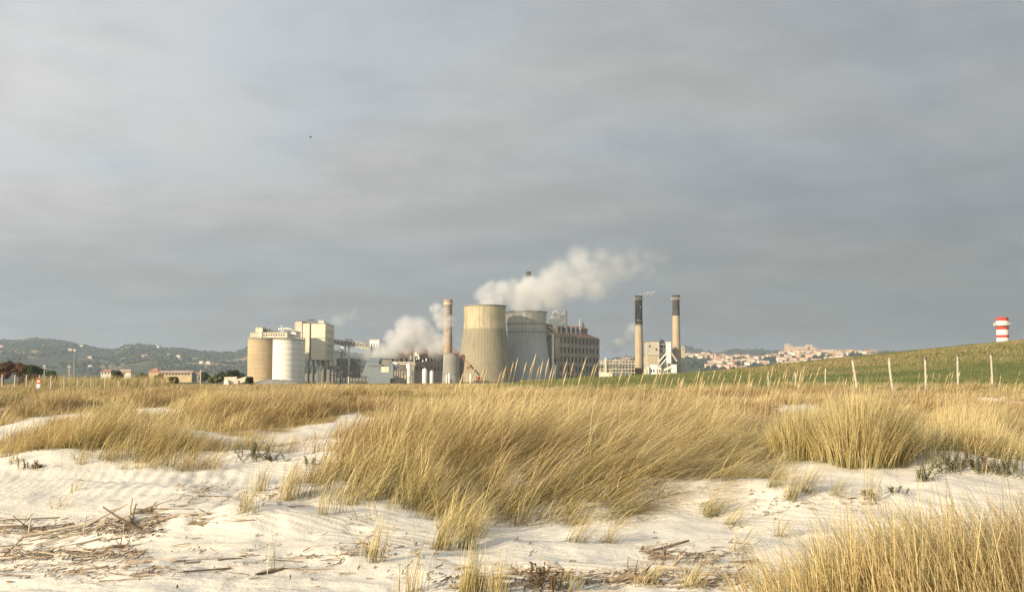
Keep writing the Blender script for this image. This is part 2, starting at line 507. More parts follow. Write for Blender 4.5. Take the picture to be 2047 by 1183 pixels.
class MB:
    def __init__(self):
        self.v, self.f = [], []

    def add(self, vs, fs):
        n = len(self.v)
        self.v += [tuple(q) for q in vs]
        self.f += [tuple(i + n for i in q) for q in fs]
        return self

    def box(self, c, s, rz=0.0, rx=0.0):
        """c = centre of the base, s = full size"""
        hx, hy, hz = s[0] / 2, s[1] / 2, s[2]
        m = Matrix.Rotation(rz, 3, 'Z') @ Matrix.Rotation(rx, 3, 'X')
        vs = [m @ Vector(q) + Vector(c) for q in ((-hx, -hy, 0), (hx, -hy, 0), (hx, hy, 0), (-hx, hy, 0), (-hx, -hy, hz), (hx, -hy, hz), (hx, hy, hz), (-hx, hy, hz))]
        return self.add(vs, [(0, 3, 2, 1), (4, 5, 6, 7), (0, 1, 5, 4), (1, 2, 6, 5), (2, 3, 7, 6), (3, 0, 4, 7)])

    def prism(self, quad_lo, quad_hi):
        return self.add(list(quad_lo) + list(quad_hi), [(0, 3, 2, 1), (4, 5, 6, 7), (0, 1, 5, 4), (1, 2, 6, 5), (2, 3, 7, 6), (3, 0, 4, 7)])

    def beam(self, a, b, w, d=None):
        a, b = Vector(a), Vector(b)
        d = d or w
        ax = (b - a).normalized()
        s = ax.cross(Vector((0, 0, 1)))
        if s.length < 1e-3:
            s = Vector((1, 0, 0))
        s.normalize()
        t = ax.cross(s).normalized()
        q = [s * w / 2 * i + t * d / 2 * j for i, j in ((-1, -1), (1, -1), (1, 1), (-1, 1))]
        return self.prism([a + o for o in q], [b + o for o in q])

    def tube(self, pts, rad, n=10, cap=True):
        pts = [Vector(p) for p in pts]
        if isinstance(rad, (int, float)):
            rad = [rad] * len(pts)
        base = len(self.v)
        ref = None
        for i, p in enumerate(pts):
            d = (pts[min(i + 1, len(pts) - 1)] - pts[max(i - 1, 0)]).normalized()
            if ref is None:
                ref = d.cross(Vector((0, 0, 1)))
                if ref.length < 1e-3:
                    ref = Vector((1, 0, 0))
            s = (ref - d * ref.dot(d)).normalized()
            ref = s
            t = d.cross(s)
            for k in range(n):
                a = 2 * math.pi * k / n
                self.v.append(tuple(p + (s * math.cos(a) + t * math.sin(a)) * rad[i]))
        for i in range(len(pts) - 1):
            for k in range(n):
                a, b = base + i * n + k, base + i * n + (k + 1) % n
                self.f.append((a, b, b + n, a + n))
        if cap:
            self.f.append(tuple(base + k for k in range(n))[::-1])
            self.f.append(tuple(base + (len(pts) - 1) * n + k for k in range(n)))
        return self

    def lathe(self, c, prof, n=48, cap=False):
        c = Vector(c)
        base = len(self.v)
        for r, z in prof:
            for k in range(n):
                a = 2 * math.pi * k / n
                self.v.append((c.x + r * math.cos(a), c.y + r * math.sin(a), c.z + z))
        for i in range(len(prof) - 1):
            for k in range(n):
                a, b = base + i * n + k, base + i * n + (k + 1) % n
                self.f.append((a, b, b + n, a + n))
        if cap:
            self.f.append(tuple(base + k for k in range(n))[::-1])
            self.f.append(tuple(base + (len(prof) - 1) * n + k for k in range(n)))
        return self

    def build(self, name, mat, parent=None, smooth=False, origin=None):
        o0 = world_of(parent) if parent is not None else (Vector(origin) if origin is not None else Vector((0, 0, 0)))
        me = bpy.data.meshes.new(name)
        me.from_pydata([(a - o0.x, b - o0.y, c - o0.z) for a, b, c in self.v], [], self.f)
        if smooth:
            me.polygons.foreach_set('use_smooth', [True] * len(me.polygons))
            try:
                me.set_sharp_from_angle(angle=R(40))
            except Exception:
                pass
        me.materials.append(MATS[mat])
        me.update()
        o = bpy.data.objects.new(name, me)
        col.objects.link(o)
        if parent is not None:
            o.parent = parent
        else:
            o.location = o0
        return o


def tag(o, label=None, cat=None, group=None, kind=None):
    if label:
        o['label'] = label
    if cat:
        o['category'] = cat
    if group:
        o['group'] = group
    if kind:
        o['kind'] = kind
    return o


def thing(name, label, cat, loc, group=None, rz=0.0):
    o = bpy.data.objects.new(name, None)
    o.empty_display_size = 0.1
    col.objects.link(o)
    o.location = loc
    o.rotation_euler = (0, 0, rz)
    return tag(o, label, cat, group)


def np_mesh(name, verts, loops, starts, totals, mat, smooth=False):
    me = bpy.data.meshes.new(name)
    me.vertices.add(len(verts))
    me.vertices.foreach_set('co', np.ascontiguousarray(verts, np.float32).ravel())
    me.loops.add(len(loops))
    me.loops.foreach_set('vertex_index', np.ascontiguousarray(loops, np.int32))
    me.polygons.add(len(starts))
    me.polygons.foreach_set('loop_start', np.ascontiguousarray(starts, np.int32))
    me.polygons.foreach_set('loop_total', np.ascontiguousarray(totals, np.int32))
    if smooth:
        me.polygons.foreach_set('use_smooth', np.ones(len(starts), bool))
    me.materials.append(MATS[mat])
    me.update(calc_edges=True)
    o = bpy.data.objects.new(name, me)
    col.objects.link(o)
    return o


def grid_mesh(name, V, mat, wrap=False):
    """V: (n, m, 3) array of points"""
    n, m = V.shape[:2]
    idx = np.arange(n * m).reshape(n, m)
    if wrap:
        nx = np.roll(idx, -1, axis=1)
        a, b, c, d = idx[:-1], nx[:-1], nx[1:], idx[1:]
    else:
        a, b, c, d = idx[:-1, :-1], idx[:-1, 1:], idx[1:, 1:], idx[1:, :-1]
    q = np.stack([a, b, c, d], -1).reshape(-1, 4)
    st = np.arange(len(q)) * 4
    return np_mesh(name, V.reshape(-1, 3), q.ravel(), st, np.full(len(q), 4), mat, True)


def set_color_attr(o, name, data):
    at = o.data.attributes.new(name, 'FLOAT_COLOR', 'POINT')
    at.data.foreach_set('color', np.ascontiguousarray(data, np.float32).ravel())


# ------------------------------------------------------------------ where the grass grows
def poly_world(pts):
    return [G(a, b).xy for a, b in pts]


def in_poly(x, y, poly):
    ins = np.zeros(len(x), bool)
    n = len(poly)
    for i in range(n):
        x1, y1 = poly[i]
        x2, y2 = poly[(i + 1) % n]
        cond = ((y1 > y) != (y2 > y))
        xi = (x2 - x1) * (y - y1) / ((y2 - y1) if abs(y2 - y1) > 1e-9 else 1e-9) + x1
        ins ^= cond & (x < xi)
    return ins


def sample_poly(poly, n):
    a = np.array(poly)
    lo, hi = a.min(0), a.max(0)
    out = np.zeros((0, 2))
    while len(out) < n:
        q = lo + rng.random((n * 3, 2)) * (hi - lo)
        out = np.vstack([out, q[in_poly(q[:, 0], q[:, 1], poly)]])
    return out[:n]


CLUMP_PX = {
    'middle': [(545, 1000), (600, 985), (690, 1012), (770, 1018), (830, 1045), (870, 1085), (935, 1085), (975, 1050), (1100, 1048), (1200, 1058), (1330, 1040), (1430, 1015), (1500, 965), (1560, 935), (1570, 880), (1420, 850), (1200, 845), (900, 850), (740, 865), (640, 900), (600, 950)],
    'left': [(0, 915), (60, 905), (180, 918), (300, 935), (380, 945), (450, 925), (420, 890), (300, 872), (150, 868), (0, 880)],
    'back_left': [(320, 842), (420, 858), (560, 852), (640, 842), (700, 825), (690, 806), (560, 800), (350, 812)],
    'low_left': [(400, 918), (500, 905), (600, 900), (630, 885), (520, 880), (420, 892)],
    'fan': [(1545, 905), (1640, 925), (1760, 935), (1800, 910), (1760, 880), (1600, 870)],
    'right': [(1830, 935), (1950, 940), (2060, 930), (2060, 860), (1900, 850), (1810, 880)],
}
CLUMPS = {k: poly_world(v) for k, v in CLUMP_PX.items()}
SANDY = [(40, 848, 60, 13), (340, 872, 45, 10), (480, 885, 60, 7), (640, 893, 40, 10), (230, 822, 50, 8), (560, 815, 40, 6), (1830, 895, 45, 20), (1695, 826, 14, 4),
         (1950, 795, 30, 4), (120, 835, 60, 10), (700, 835, 25, 10), (740, 850, 40, 18)]
SANDY_W = []
for a, b, w, h in SANDY:
    c = G(a, b)
    e = G(a, b - h)
    SANDY_W.append((c.x, c.y, w * c.y / F, max(0.4, abs(e.y - c.y))))


def veg_density(x, y):
    v = sstep(16.5, 23, y + 6 * (fbm(x * 0.25, y * 0.2, 61, 3) - 0.5)) * sstep(0.30, 0.46, fbm(x * 0.35, y * 0.22, 71, 3) + 0.22 * sstep(28, 45, y))
    for cx, cyy, rx, ry in SANDY_W:
        v = v * (1 - 1.15 * np.exp(-((((x - cx) / rx) ** 2 + ((y - cyy) / ry) ** 2) ** 2)))
    return np.clip(v, 0, 1)


# ------------------------------------------------------------------ the ground sheet
def make_ground():
    th = np.concatenate([np.arange(-180, -38, 5.0), np.arange(-38, 38, 0.15), np.arange(38, 180, 5.0)])
    rad = [0.0001, 1.0, 2.0, 3.0, 4.0]
    while rad[-1] < 7000:
        r = rad[-1]
        rad.append(r * (1.0062 if r < 45 else 1.016 if r < 200 else 1.04))
    rad = np.array(rad)
    T, Rr = np.meshgrid(np.radians(th), rad)
    x, y = Rr * np.sin(T), Rr * np.cos(T)
    z = H(x.ravel(), y.ravel()).reshape(x.shape)
    o = grid_mesh('ground', np.stack([x, y, z], -1), 'ground', True)
    xf, yf = x.ravel(), y.ravel()
    veg = veg_density(xf, yf)
    for k in CLUMPS:
        veg = np.maximum(veg, 0.32 * in_poly(xf, yf, CLUMPS[k]) * (0.5 + fbm(xf * 1.5, yf * 1.5, 91, 3)))
    veg = np.where(yf < 3, 0, veg)
    green = sstep(220, 420, yf)
    set_color_attr(o, 'zone', np.stack([veg, green, np.zeros_like(veg), np.ones_like(veg)], -1))
    tag(o, kind='structure')


make_ground()


def bank_z(x, y):
    return H(x, y) + 0.0 + Hbank(x, y)


def make_bank():
    y = np.concatenate([np.arange(48, 160, 0.7), np.arange(160, 340, 4)])
    s = np.linspace(0, 1, 330)
    Xs = -6 + s ** 1.0 * 170
    Y, XX = np.meshgrid(y, Xs, indexing='ij')
    z = bank_z(XX.ravel(), Y.ravel()).reshape(XX.shape)
    edge = np.minimum.reduce([sstep(48, 56, Y), sstep(338, 330, Y), sstep(-6, 3, XX)])
    z = z - 0.35 * (1 - edge) + 0.03
    o = grid_mesh('grassy_bank', np.stack([XX, Y, z], -1), 'bank_turf')
    tag(o, kind='structure')
    o['label'] = 'green turf bank rising to the right behind the fence posts'


make_bank()

# ------------------------------------------------------------------ far hills
def make_hill(name, px, py, D0, Dr, mat, seed, amp, back=900, zlow=0.6, pxr=None):
    pa, pb = pxr or (px[0], px[-1])
    p = np.linspace(pa, pb, 260)
    d = np.concatenate([np.linspace(D0, Dr, 60), np.linspace(Dr, Dr + back, 14)[1:]])
    PX, DD = np.meshgrid(p, d)
    ridge = np.array([Zh(v, Dr) for v in np.interp(p, px, py)])
    t = (DD - D0) / (Dr - D0)
    prof = np.where(t <= 1, np.clip(t, 0, 1) ** 0.85, 1 - 0.9 * ((DD - Dr) / back) ** 2)
    x = (PX - CX) / F * DD
    z = zlow + (ridge[None, :] - zlow) * prof + amp * (fbm(x / 160, DD / 160, seed, 4) - 0.5) * np.clip(t * 3, 0, 1) * np.clip(np.abs(1 - t) * 4 + 0.25, 0, 1)
    z[0, :] = zlow - 3
    o = grid_mesh(name, np.stack([x, DD, z], -1), mat)
    tag(o, kind='structure')

    def height(pxq, D):
        i = np.interp(pxq, p, np.arange(len(p)))
        j = np.interp(D, d, np.arange(len(d)))
        i0, j0 = np.clip(np.floor(i).astype(int), 0, len(p) - 2), np.clip(np.floor(j).astype(int), 0, len(d) - 2)
        fi, fj = i - i0, j - j0
        return (z[j0, i0] * (1 - fi) + z[j0, i0 + 1] * fi) * (1 - fj) + (z[j0 + 1, i0] * (1 - fi) + z[j0 + 1, i0 + 1] * fi) * fj

    def hit(a, b):
        ds = np.linspace(D0, Dr + 50, 900)
        zl = np.array([P(a, b, q).z for q in ds])
        zz = height(np.full_like(ds, a), ds)
        k = np.where(zl <= zz)[0]
        k = k[0] if len(k) else int(np.argmin(zl - zz))
        return Vector(((a - CX) / F * ds[k], ds[k], float(zz[k])))
    return height, hit, (pa, pb, D0, Dr)


LPX = [-260, -120, 0, 40, 72, 110, 148, 152, 175, 205, 232, 255, 292, 330, 370, 400, 440, 470, 497, 560, 640, 720, 800, 900]
LPY = [690, 682, 681, 681, 678, 681, 685, 690, 692, 698, 700, 691, 690, 697, 698, 704, 706, 707, 697, 692, 697, 706, 716, 738]
RPX = [1080, 1200, 1300, 1365, 1385, 1405, 1428, 1445, 1470, 1492, 1520, 1560, 1620, 1700, 1780, 1830, 1900, 2000, 2200, 2500]
RPY = [742, 722, 708, 695, 697, 701, 705, 700, 696, 699, 698, 704, 706, 703, 704, 711, 722, 735, 742, 750]
TPX = [1080, 1180, 1240, 1300, 1365, 1400, 1440, 1480, 1520, 1560, 1575, 1620, 1650, 1700, 1745, 1790, 1850, 1950, 2100]
TPY = [752, 734, 724, 716, 712, 708, 712, 714, 716, 710, 705, 703, 702, 704, 706, 712, 722, 738, 750]
hill_l = make_hill('wooded_hill', LPX, LPY, 2300, 4000, 'hill_land', 101, 26)
hill_r = make_hill('distant_hill', RPX, RPY, 3300, 4600, 'hill_land', 121, 22)
hill_t = make_hill('town_hill', TPX, TPY, 2000, 2600, 'town_land', 141, 8, back=500)


def ico():
    import bmesh
    bm = bmesh.new()
    bmesh.ops.create_icosphere(bm, subdivisions=1, radius=1)
    v = np.array([q.co[:] for q in bm.verts])
    f = np.array([[a.index for a in q.verts] for q in bm.faces])
    bm.free()
    return v, f


IV, IF = ico()


def make_woodland(name, label, hill, n, smin, smax, mat, seed, thr=0.47, pbias=None):
    height, hit, (pa, pb, D0, Dr) = hill
    r = np.random.default_rng(seed)
    p = pa + r.random(n * 3) * (pb - pa)
    d = D0 + (r.random(n * 3) ** 0.8) * (Dr - D0) * 1.02
    x = (p - CX) / F * d
    m = fbm(x / 130, d / 220, seed, 3) > thr
    p, d, x = p[m][:n], d[m][:n], x[m][:n]
    n = len(p)
    z = height(p, d)
    s = smin + (smax - smin) * r.random(n) ** 1.6
    jit = 1 + 0.6 * (r.random((n, len(IV))) - 0.5)
    V = IV[None] * jit[..., None] * s[:, None, None] * np.array([1.0, 1.0, 0.8])
    V = V + np.stack([x, d, z + s * 0.35], -1)[:, None, :]
    f = (IF[None] + (np.arange(n) * len(IV))[:, None, None]).reshape(-1, 3)
    o = np_mesh(name, V.reshape(-1, 3), f.ravel(), np.arange(len(f)) * 3, np.full(len(f), 3), mat)
    tag(o, label, 'woodland', kind='stuff')


make_woodland('hill_woodland', 'blue green woods and hedges covering the hills at left', hill_l, 7500, 2.5, 8, 'wood_leaf', 201, 0.47)
make_woodland('ridge_woodland', 'dark scrub on the hills behind the hilltop town', hill_r, 1800, 5, 11, 'wood_leaf', 211, 0.45)
make_woodland('town_woodland', 'dark trees between the houses of the hilltop town', hill_t, 1500, 3, 7, 'wood_leaf', 221, 0.40)

# ------------------------------------------------------------------ houses
def unit_meshes():
    box = MB().box((0, 0, 0), (1, 1, 1))
    gab = MB().add([(-.5, -.5, 0), (.5, -.5, 0), (.5, .5, 0), (-.5, .5, 0), (-.5, 0, 1), (.5, 0, 1)], [(0, 3, 2, 1), (0, 1, 5, 4), (2, 3, 4, 5), (1, 2, 5), (3, 0, 4)])
    hip = MB().add([(-.5, -.5, 0), (.5, -.5, 0), (.5, .5, 0), (-.5, .5, 0), (-.22, 0, 1), (.22, 0, 1)], [(0, 3, 2, 1), (0, 1, 5, 4), (2, 3, 4, 5), (1, 2, 5), (3, 0, 4)])
    out = {}
    for nm, mb in (('box', box), ('gable', gab), ('hip', hip)):
        out[nm] = mb
    return out


UM = unit_meshes()
SHARED = {}


def shared(kind, mat):
    if (kind, mat) not in SHARED:
        me = bpy.data.meshes.new(kind)
        me.from_pydata(UM[kind].v, [], UM[kind].f)
        me.materials.append(MATS[mat])
        SHARED[(kind, mat)] = me
    return SHARED[(kind, mat)]


def part(name, me, parent, loc, scale, rz=0.0):
    o = bpy.data.objects.new(name, me)
    col.objects.link(o)
    o.parent = parent
    o.location = loc
    o.scale = scale
    o.rotation_euler = (0, 0, rz)
    return o


WALLC = {'white': 'house_white', 'cream': 'house_cream', 'pink': 'house_pink', 'ochre': 'house_ochre'}
HOUSES = 0


def house(p, w, d, h, rz, wc, rc, kind, label, group, nwin=0):
    t = thing('house', label, 'house', (p.x, p.y, p.z - 3.0), group, rz)
    part('wall', shared('box', WALLC[wc]), t, (0, 0, 0), (w, d, h + 3.0))
    rh = {'gable': 0.22 * d, 'hip': 0.24 * d, 'box': 0.6}[kind]
    part('roof', shared(kind, rc), t, (0, 0, h + 3.0), (w * 1.07, d * 1.07, rh))
    for k in range(nwin):
        xx = (-0.5 + (k + 0.5) / nwin) * w
        part('window', shared('box', 'glass_dark'), t, (xx, -d / 2 - 0.02, 3.0 + h * 0.5), (w / nwin * 0.4, 0.1, h * 0.28))
    return t


def tell_apart(items, words):
    """items: (label, order, setter); look-alikes get a word for where they lie among their likes"""
    by = {}
    for lab, o_, st_ in items:
        by.setdefault(lab, []).append((o_, st_))
    for lab, q in by.items():
        if len(q) == 1:
            q[0][1](lab)
            continue
        q.sort(key=lambda v_: v_[0])
        for i, (_, st_) in enumerate(q):
            st_(f'{words[len(q)][i]} {lab}' if len(q) in words else lab)


# the hilltop town
town = []
hr = random.Random(5)


def town_row(a, b, ya, yb, n, smin, smax, where, spread=3):
    for i in range(n):
        f = (i + hr.uniform(-.35, .35)) / max(1, n - 1)
        px = a + (b - a) * f
        py = ya + (yb - ya) * f + hr.uniform(-spread, spread)
        town.append((px, py, smin, smax, where))


town_row(1572, 1660, 706, 706, 11, 9, 15, 'directly below the castle', 1.5)
town_row(1560, 1690, 712, 711, 17, 8, 14, 'on the second terrace below the castle', 2.5)
town_row(1540, 1640, 719, 722, 14, 8, 13, 'on the slope left below the castle', 3.5)
town_row(1560, 1612, 727, 731, 9, 8, 13, 'at the foot of the castle hill', 4)
town_row(1645, 1745, 706, 706, 15, 8, 14, 'along the ridge right of the castle', 2)
town_row(1655, 1700, 714, 718, 7, 8, 12, 'below the ridge right of the castle', 3)
town_row(1735, 1788, 713, 715, 9, 8, 13, 'at the far right end of the hilltop town', 2.5)
town_row(1500, 1560, 719, 710, 10, 8, 13, 'on the saddle left of the castle', 3)
town_row(1405, 1500, 714, 720, 15, 9, 14, 'in the middle of the hilltop town', 3)
town_row(1375, 1420, 711, 716, 8, 8, 13, 'beside the bell tower', 3)
town_row(1420, 1530, 724, 728, 16, 8, 14, 'on the lower slope of the hilltop town', 3.5)
town_row(1410, 1500, 735, 739, 9, 8, 13, 'at the bottom of the hilltop town', 4)
town_row(1205, 1262, 717, 713, 8, 8, 13, 'behind the pipe rack between hall and chimney', 2.5)
town_row(1210, 1262, 726, 722, 7, 8, 13, 'lower down behind the pipe rack', 2)
town.append((1650, 721, 5, 6, 'standing alone on the slope right of the castle'))
town.append((1610, 727, 5, 6, 'standing alone in trees under the castle'))
todo_h = []
for (px, py, a, b, where) in town:
    p = hill_t[1](px, py)
    w = hr.uniform(a, b) * 1.15
    d = hr.uniform(8, 11)
    h = hr.choice([5.0, 6.0, 6.5, 8.0])
    wc = hr.choices(['white', 'cream', 'pink', 'ochre'], [3, 4, 2, 1])[0]
    kind = hr.choices(['gable', 'hip', 'box'], [4, 3, 2])[0]
    rc = hr.choice(['roof_clay', 'roof_pale'])
    size = 'wide' if w > 13 else 'small' if w < 10.5 else 'tall' if h > 7 else 'plain'
    rn = {'gable': 'pitched', 'hip': 'hipped', 'box': 'flat'}[kind]
    oh = house(p, w, d, h, hr.uniform(-0.5, 0.5), wc, rc, kind, 'house', 'houses of the hilltop town')
    todo_h.append((f'{size} {wc} house with {rn} roof {where}', px, lambda v_, oh=oh: oh.__setitem__('label', v_)))
tell_apart(todo_h, {2: ['left', 'right'], 3: ['left', 'middle', 'right'], 4: ['leftmost', 'left', 'right', 'rightmost']})

# castle on the town's summit
cp = hill_t[1](1600, 706)
cz0 = cp.z - 4
Dc = cp.y + 12
cast = thing('castle', 'pale stone castle with square keep crowning the hilltop town', 'castle', (X(1605, Dc), Dc, cz0))


def cbox(name, a, b, top, dd, dep, mat='castle_stone'):
    x0, x1 = X(a, Dc + dd), X(b, Dc + dd)
    return MB().box(((x0 + x1) / 2, Dc + dd + dep / 2, cz0), (x1 - x0, dep, Zh(top, Dc + dd) - cz0)).build(name, mat, cast)


cbox('keep', 1572, 1581, 687, 2, 12)
cbox('keep_wing', 1580.5, 1587, 690.5, 3, 10)
cbox('curtain_wall', 1570, 1614, 695, 0, 5)
pal = cbox('palace_range', 1586, 1612, 692.5, 6, 12)
cbox('gate_tower', 1612.5, 1617, 692, 1, 6)
cbox('chapel', 1614, 1626, 688.5, 6, 10)
cbox('bastion', 1622, 1634, 694, 3, 12)
cbox('outer_wall', 1632, 1646, 698, 2, 8)
for k in range(6):
    a = 1588 + k * 4
    MB().box((X(a, Dc + 6), Dc + 5.9, Zh(698, Dc)), (1.6, 0.3, 2.6)).build('window', 'glass_dark', pal)

# bell tower beside the chimney
bp_ = P(1365.5, 712, 2300)
bt = thing('bell_tower', 'slender ochre bell tower rising right behind the tan chimney', 'tower', (bp_.x, 2300, bp_.z - 3))
ztop = Zh(694, 2300)
MB().box((bp_.x, 2300, bp_.z - 3), (6.4, 6.4, ztop - bp_.z + 3)).build('shaft', 'house_ochre', bt)
rf_ = MB().box((bp_.x, 2300, ztop), (7.0, 7.0, 0.6))
rf_.add([(bp_.x - 3, 2297, ztop + .6), (bp_.x + 3, 2297, ztop + .6), (bp_.x + 3, 2303, ztop + .6), (bp_.x - 3, 2303, ztop + .6), (bp_.x, 2300, ztop + 2.4)], [(0, 1, 4), (1, 2, 4), (2, 3, 4), (3, 0, 4)])
rf_.build('roof', 'roof_pale', bt)
MB().box((bp_.x, 2296.75, ztop - 5.5), (2.2, 0.2, 3.6)).build('bell_opening', 'glass_dark', bt)

# farmhouses scattered on the left hills
FARM = [(163, 693, 12, 'white', 'alone just under the skyline on the left hills'), (142, 701, 10, 'cream', 'beside another on the left hillside'), (149, 702, 9, 'white', 'the right of a pair on the left hillside'),
        (3, 694, 13, 'pink', 'at the left edge of the picture on the hill'), (246, 701, 8, 'white', 'on the right shoulder of the left hill'), (316, 695, 9, 'white', 'on the skyline among trees'),
        (364, 697, 17, 'pink', 'broad on the skyline above the long building'), (357, 714, 12, 'white', 'bright on the hillside above the long building'), (361, 722, 13, 'cream', 'just below the bright white house'),
        (404, 726, 8, 'white', 'left of two near the utility pole'), (418, 727, 9, 'white', 'right of two near the silos'), (337, 711, 10, 'cream', 'half hidden by trees on the hillside'),
        (181, 716, 9, 'cream', 'low on the left hillside, western one'), (198, 715, 9, 'cream', 'low on the left hillside, eastern one'), (183, 735, 8, 'white', 'at the foot of the left hills'), (288, 713, 18, 'ochre', 'long and low on the hillside')]
for px, py, w, wc, where in FARM:
    p = hill_l[1](px, py)
    house(p, w * 1.15, 8, 5.0, hr.uniform(-0.3, 0.3), wc, 'roof_clay' if wc != 'white' else 'roof_pale', 'gable', f'{wc} farmhouse {where}', 'farmhouses on the left hills', 0)

# ------------------------------------------------------------------ the works: cooling towers
ZB = -0.1


def cooling_tower(px, D, prof_px, mat, label, nrib, rings=()):
    k = D / F
    c = Vector((X(px, D), D, ZB))
    t = thing('cooling_tower', label, 'cooling tower', c, 'cooling towers')
    prof = [(w * k, Zh(y, D) - ZB) for y, w in prof_px]      # top first
    prof = prof[::-1]
    ys = np.linspace(prof[0][1], prof[-1][1], 28)
    rs = np.interp(ys, [q[1] for q in prof], [q[0] for q in prof])
    rs = np.convolve(np.pad(rs, 3, mode='edge'), np.ones(7) / 7, 'valid')
    prof = list(zip(rs, ys))
    sh = MB().lathe(c, prof, 96)
    sh.lathe(c, [(r - 0.35, z) for r, z in prof][::-1], 96)
    sh.build('shell', mat, t, True)
    rt, zt = prof[-1]
    MB().lathe(c, [(rt - 0.5, zt - 0.1), (rt + 0.30, zt - 0.1), (rt + 0.36, zt + 0.05), (rt + 0.30, zt + 0.55), (rt - 0.5, zt + 0.55), (rt - 0.5, zt - 0.1)], 96).build('rim', 'steel', t, True)
    rb = MB()
    for i in range(nrib):
        a = 2 * math.pi * i / nrib
        ca, sa = math.cos(a), math.sin(a)
        w = 0.13
        pts = []
        for r, z in prof[::3] + [prof[-1]]:
            for s_, rr in ((-w, r - 0.05), (-w, r + 0.07), (w, r + 0.07), (w, r - 0.05)):
                pts.append((c.x + ca * rr - sa * s_, c.y + sa * rr + ca * s_, c.z + z))
        m = len(pts) // 4
        fs = []
        for j in range(m - 1):
            for e in range(3):
                fs.append((j * 4 + e, j * 4 + e + 1, j * 4 + 4 + e + 1, j * 4 + 4 + e))
        rb.add(pts, fs)
    tag(rb.build('ribs', mat, t), kind='stuff')
    for y in rings:
        z = Zh(y, D) - ZB
        r = float(np.interp(z, [q[1] for q in prof], [q[0] for q in prof]))
        MB().lathe(c, [(r - 0.1, z - 0.18), (r + 0.30, z - 0.18), (r + 0.30, z + 0.18), (r - 0.1, z + 0.18)], 96).build('ring_beam', 'steel', t, True)
    lg = MB()
    r0 = prof[0][0]
    return t


cooling_tower(969, 600, [(613, 42.0), (634, 40.6), (660, 42.2), (695, 47.5), (729, 52.6), (751, 56), (763, 58.5)], 'tower_a', 'front cooling tower of ochre concrete with pale top band', 52)
cooling_tower(1052.5, 628, [(625, 40.8), (646, 38.6), (664, 38.8), (700, 42.5), (730, 46), (755, 49), (764, 50.5)], 'tower_b', 'rear blue grey cooling tower with ring beams, half behind the front one', 64, (648, 664))

# squat tank tower left of it
c = Vector((X(902, 590), 590, ZB))
sq = thing('squat_tower', 'squat grey concrete tower with dark lip left of the front cooling tower', 'tower', c)
k = 590 / F
MB().lathe(c, [(18.5 * k, 0), (17.2 * k, 6), (15.6 * k, Zh(709, 590) - ZB), (15.2 * k, Zh(707, 590) - ZB), (0.01, Zh(706.4, 590) - ZB)], 64).build('shell', 'grey_conc', sq, True)
zt = Zh(707, 590) - ZB
MB().lathe(c, [(15.0 * k, zt - 0.2), (15.9 * k, zt - 0.2), (15.9 * k, zt + 0.4), (15.0 * k, zt + 0.4)], 64).build('rim', 'steel', sq, True)
MB().lathe(c, [(17.4 * k, 4.8), (17.9 * k, 4.8), (17.9 * k, 5.2), (17.4 * k, 5.2)], 64).build('ring_beam', 'steel', sq, True)

# ------------------------------------------------------------------ silos
def silo(px, D, rpx, top, mat, label, rings):
    k = D / F
    c = Vector((X(px, D), D, ZB))
    t = thing('silo', label, 'silo', c, 'storage silos')
    r = rpx * k
    h = Zh(top, D) - ZB
    prof = [(r, 0)]
    for i in range(rings):
        z = h * (i + 1) / (rings + 1)
        prof += [(r, z - 0.12), (r - 0.04, z), (r, z + 0.12)]
    prof += [(r, h)]
    MB().lathe(c, prof, 72).build('shell', mat, t, True)
    MB().lathe(c, [(r - 0.1, h - 0.5), (r + 0.22, h - 0.5), (r + 0.22, h), (r * 0.5, h + 0.5), (0.01, h + 0.7)], 72).build('roof', 'grey_conc', t)
    rail = MB()
    n = 28
    for i in range(n):
        a0, a1 = 2 * math.pi * i / n, 2 * math.pi * (i + 1) / n
        p0 = c + Vector((math.cos(a0) * (r - 0.1), math.sin(a0) * (r - 0.1), h))
        p1 = c + Vector((math.cos(a1) * (r - 0.1), math.sin(a1) * (r - 0.1), h))
        rail.beam(p0, p0 + Vector((0, 0, 1.1)), 0.10)
        rail.beam(p0 + Vector((0, 0, 1.1)), p1 + Vector((0, 0, 1.1)), 0.10)
    rail.build('railing', 'steel_pale', t)
    return t


silo(522, 606, 27.2, 677, 'silo_tan', 'tan concrete silo with stained flank, left of the white silo', 9)
silo(571, 597, 26.2, 678, 'silo_white', 'bright white silo in front of the cream tower block', 7)
silo(584, 614, 24.5, 679, 'silo_white', 'pale grey silo in the shade behind the white silo', 7)


def pbox(mb, a, b, top, bot, D, depth):
    """axis-aligned block whose front face fills pixels a..b, top..bot at distance D"""
    x0, x1 = X(a, D), X(b, D)
    z0, z1 = (Zh(bot, D) if bot is not None else ZB), Zh(top, D)
    return mb.box(((x0 + x1) / 2, D + depth / 2, z0), (x1 - x0, depth, z1 - z0))


gal = thing('conveyor_gallery', 'long cream conveyor gallery laid across the silo tops', 'gallery', (X(535, 602), 602, Zh(677, 602)))
gbody = pbox(MB(), 498.5, 572.5, 664.5, 675.0, 600, 7).build('gallery_body', 'cream_paint', gal)
pbox(MB(), 498, 573, 663.6, 664.5, 599.7, 7.6).build('roof', 'steel_pale', gal)
pbox(MB(), 509, 523, 654.5, 663.5, 599.9, 8.5).build('head_house', 'cream_clad', gal)
pbox(MB(), 508.5, 523.5, 653.8, 654.5, 599.6, 9.1).build('roof', 'steel_pale', gal)
mm = MB()
for a, b, t_ in ((525, 531, 658), (533, 537, 656.5), (539, 541.5, 659), (545, 549, 660.5)):
    pbox(mm, a, b, t_, 663.5, 602, 2.5)
tag(mm.build('machinery', 'steel', gal), kind='stuff')
pbox(MB(), 517.5, 521.5, 663.2, 676.2, 599.5, 0.5).build('stair_post', 'white_paint', gal)
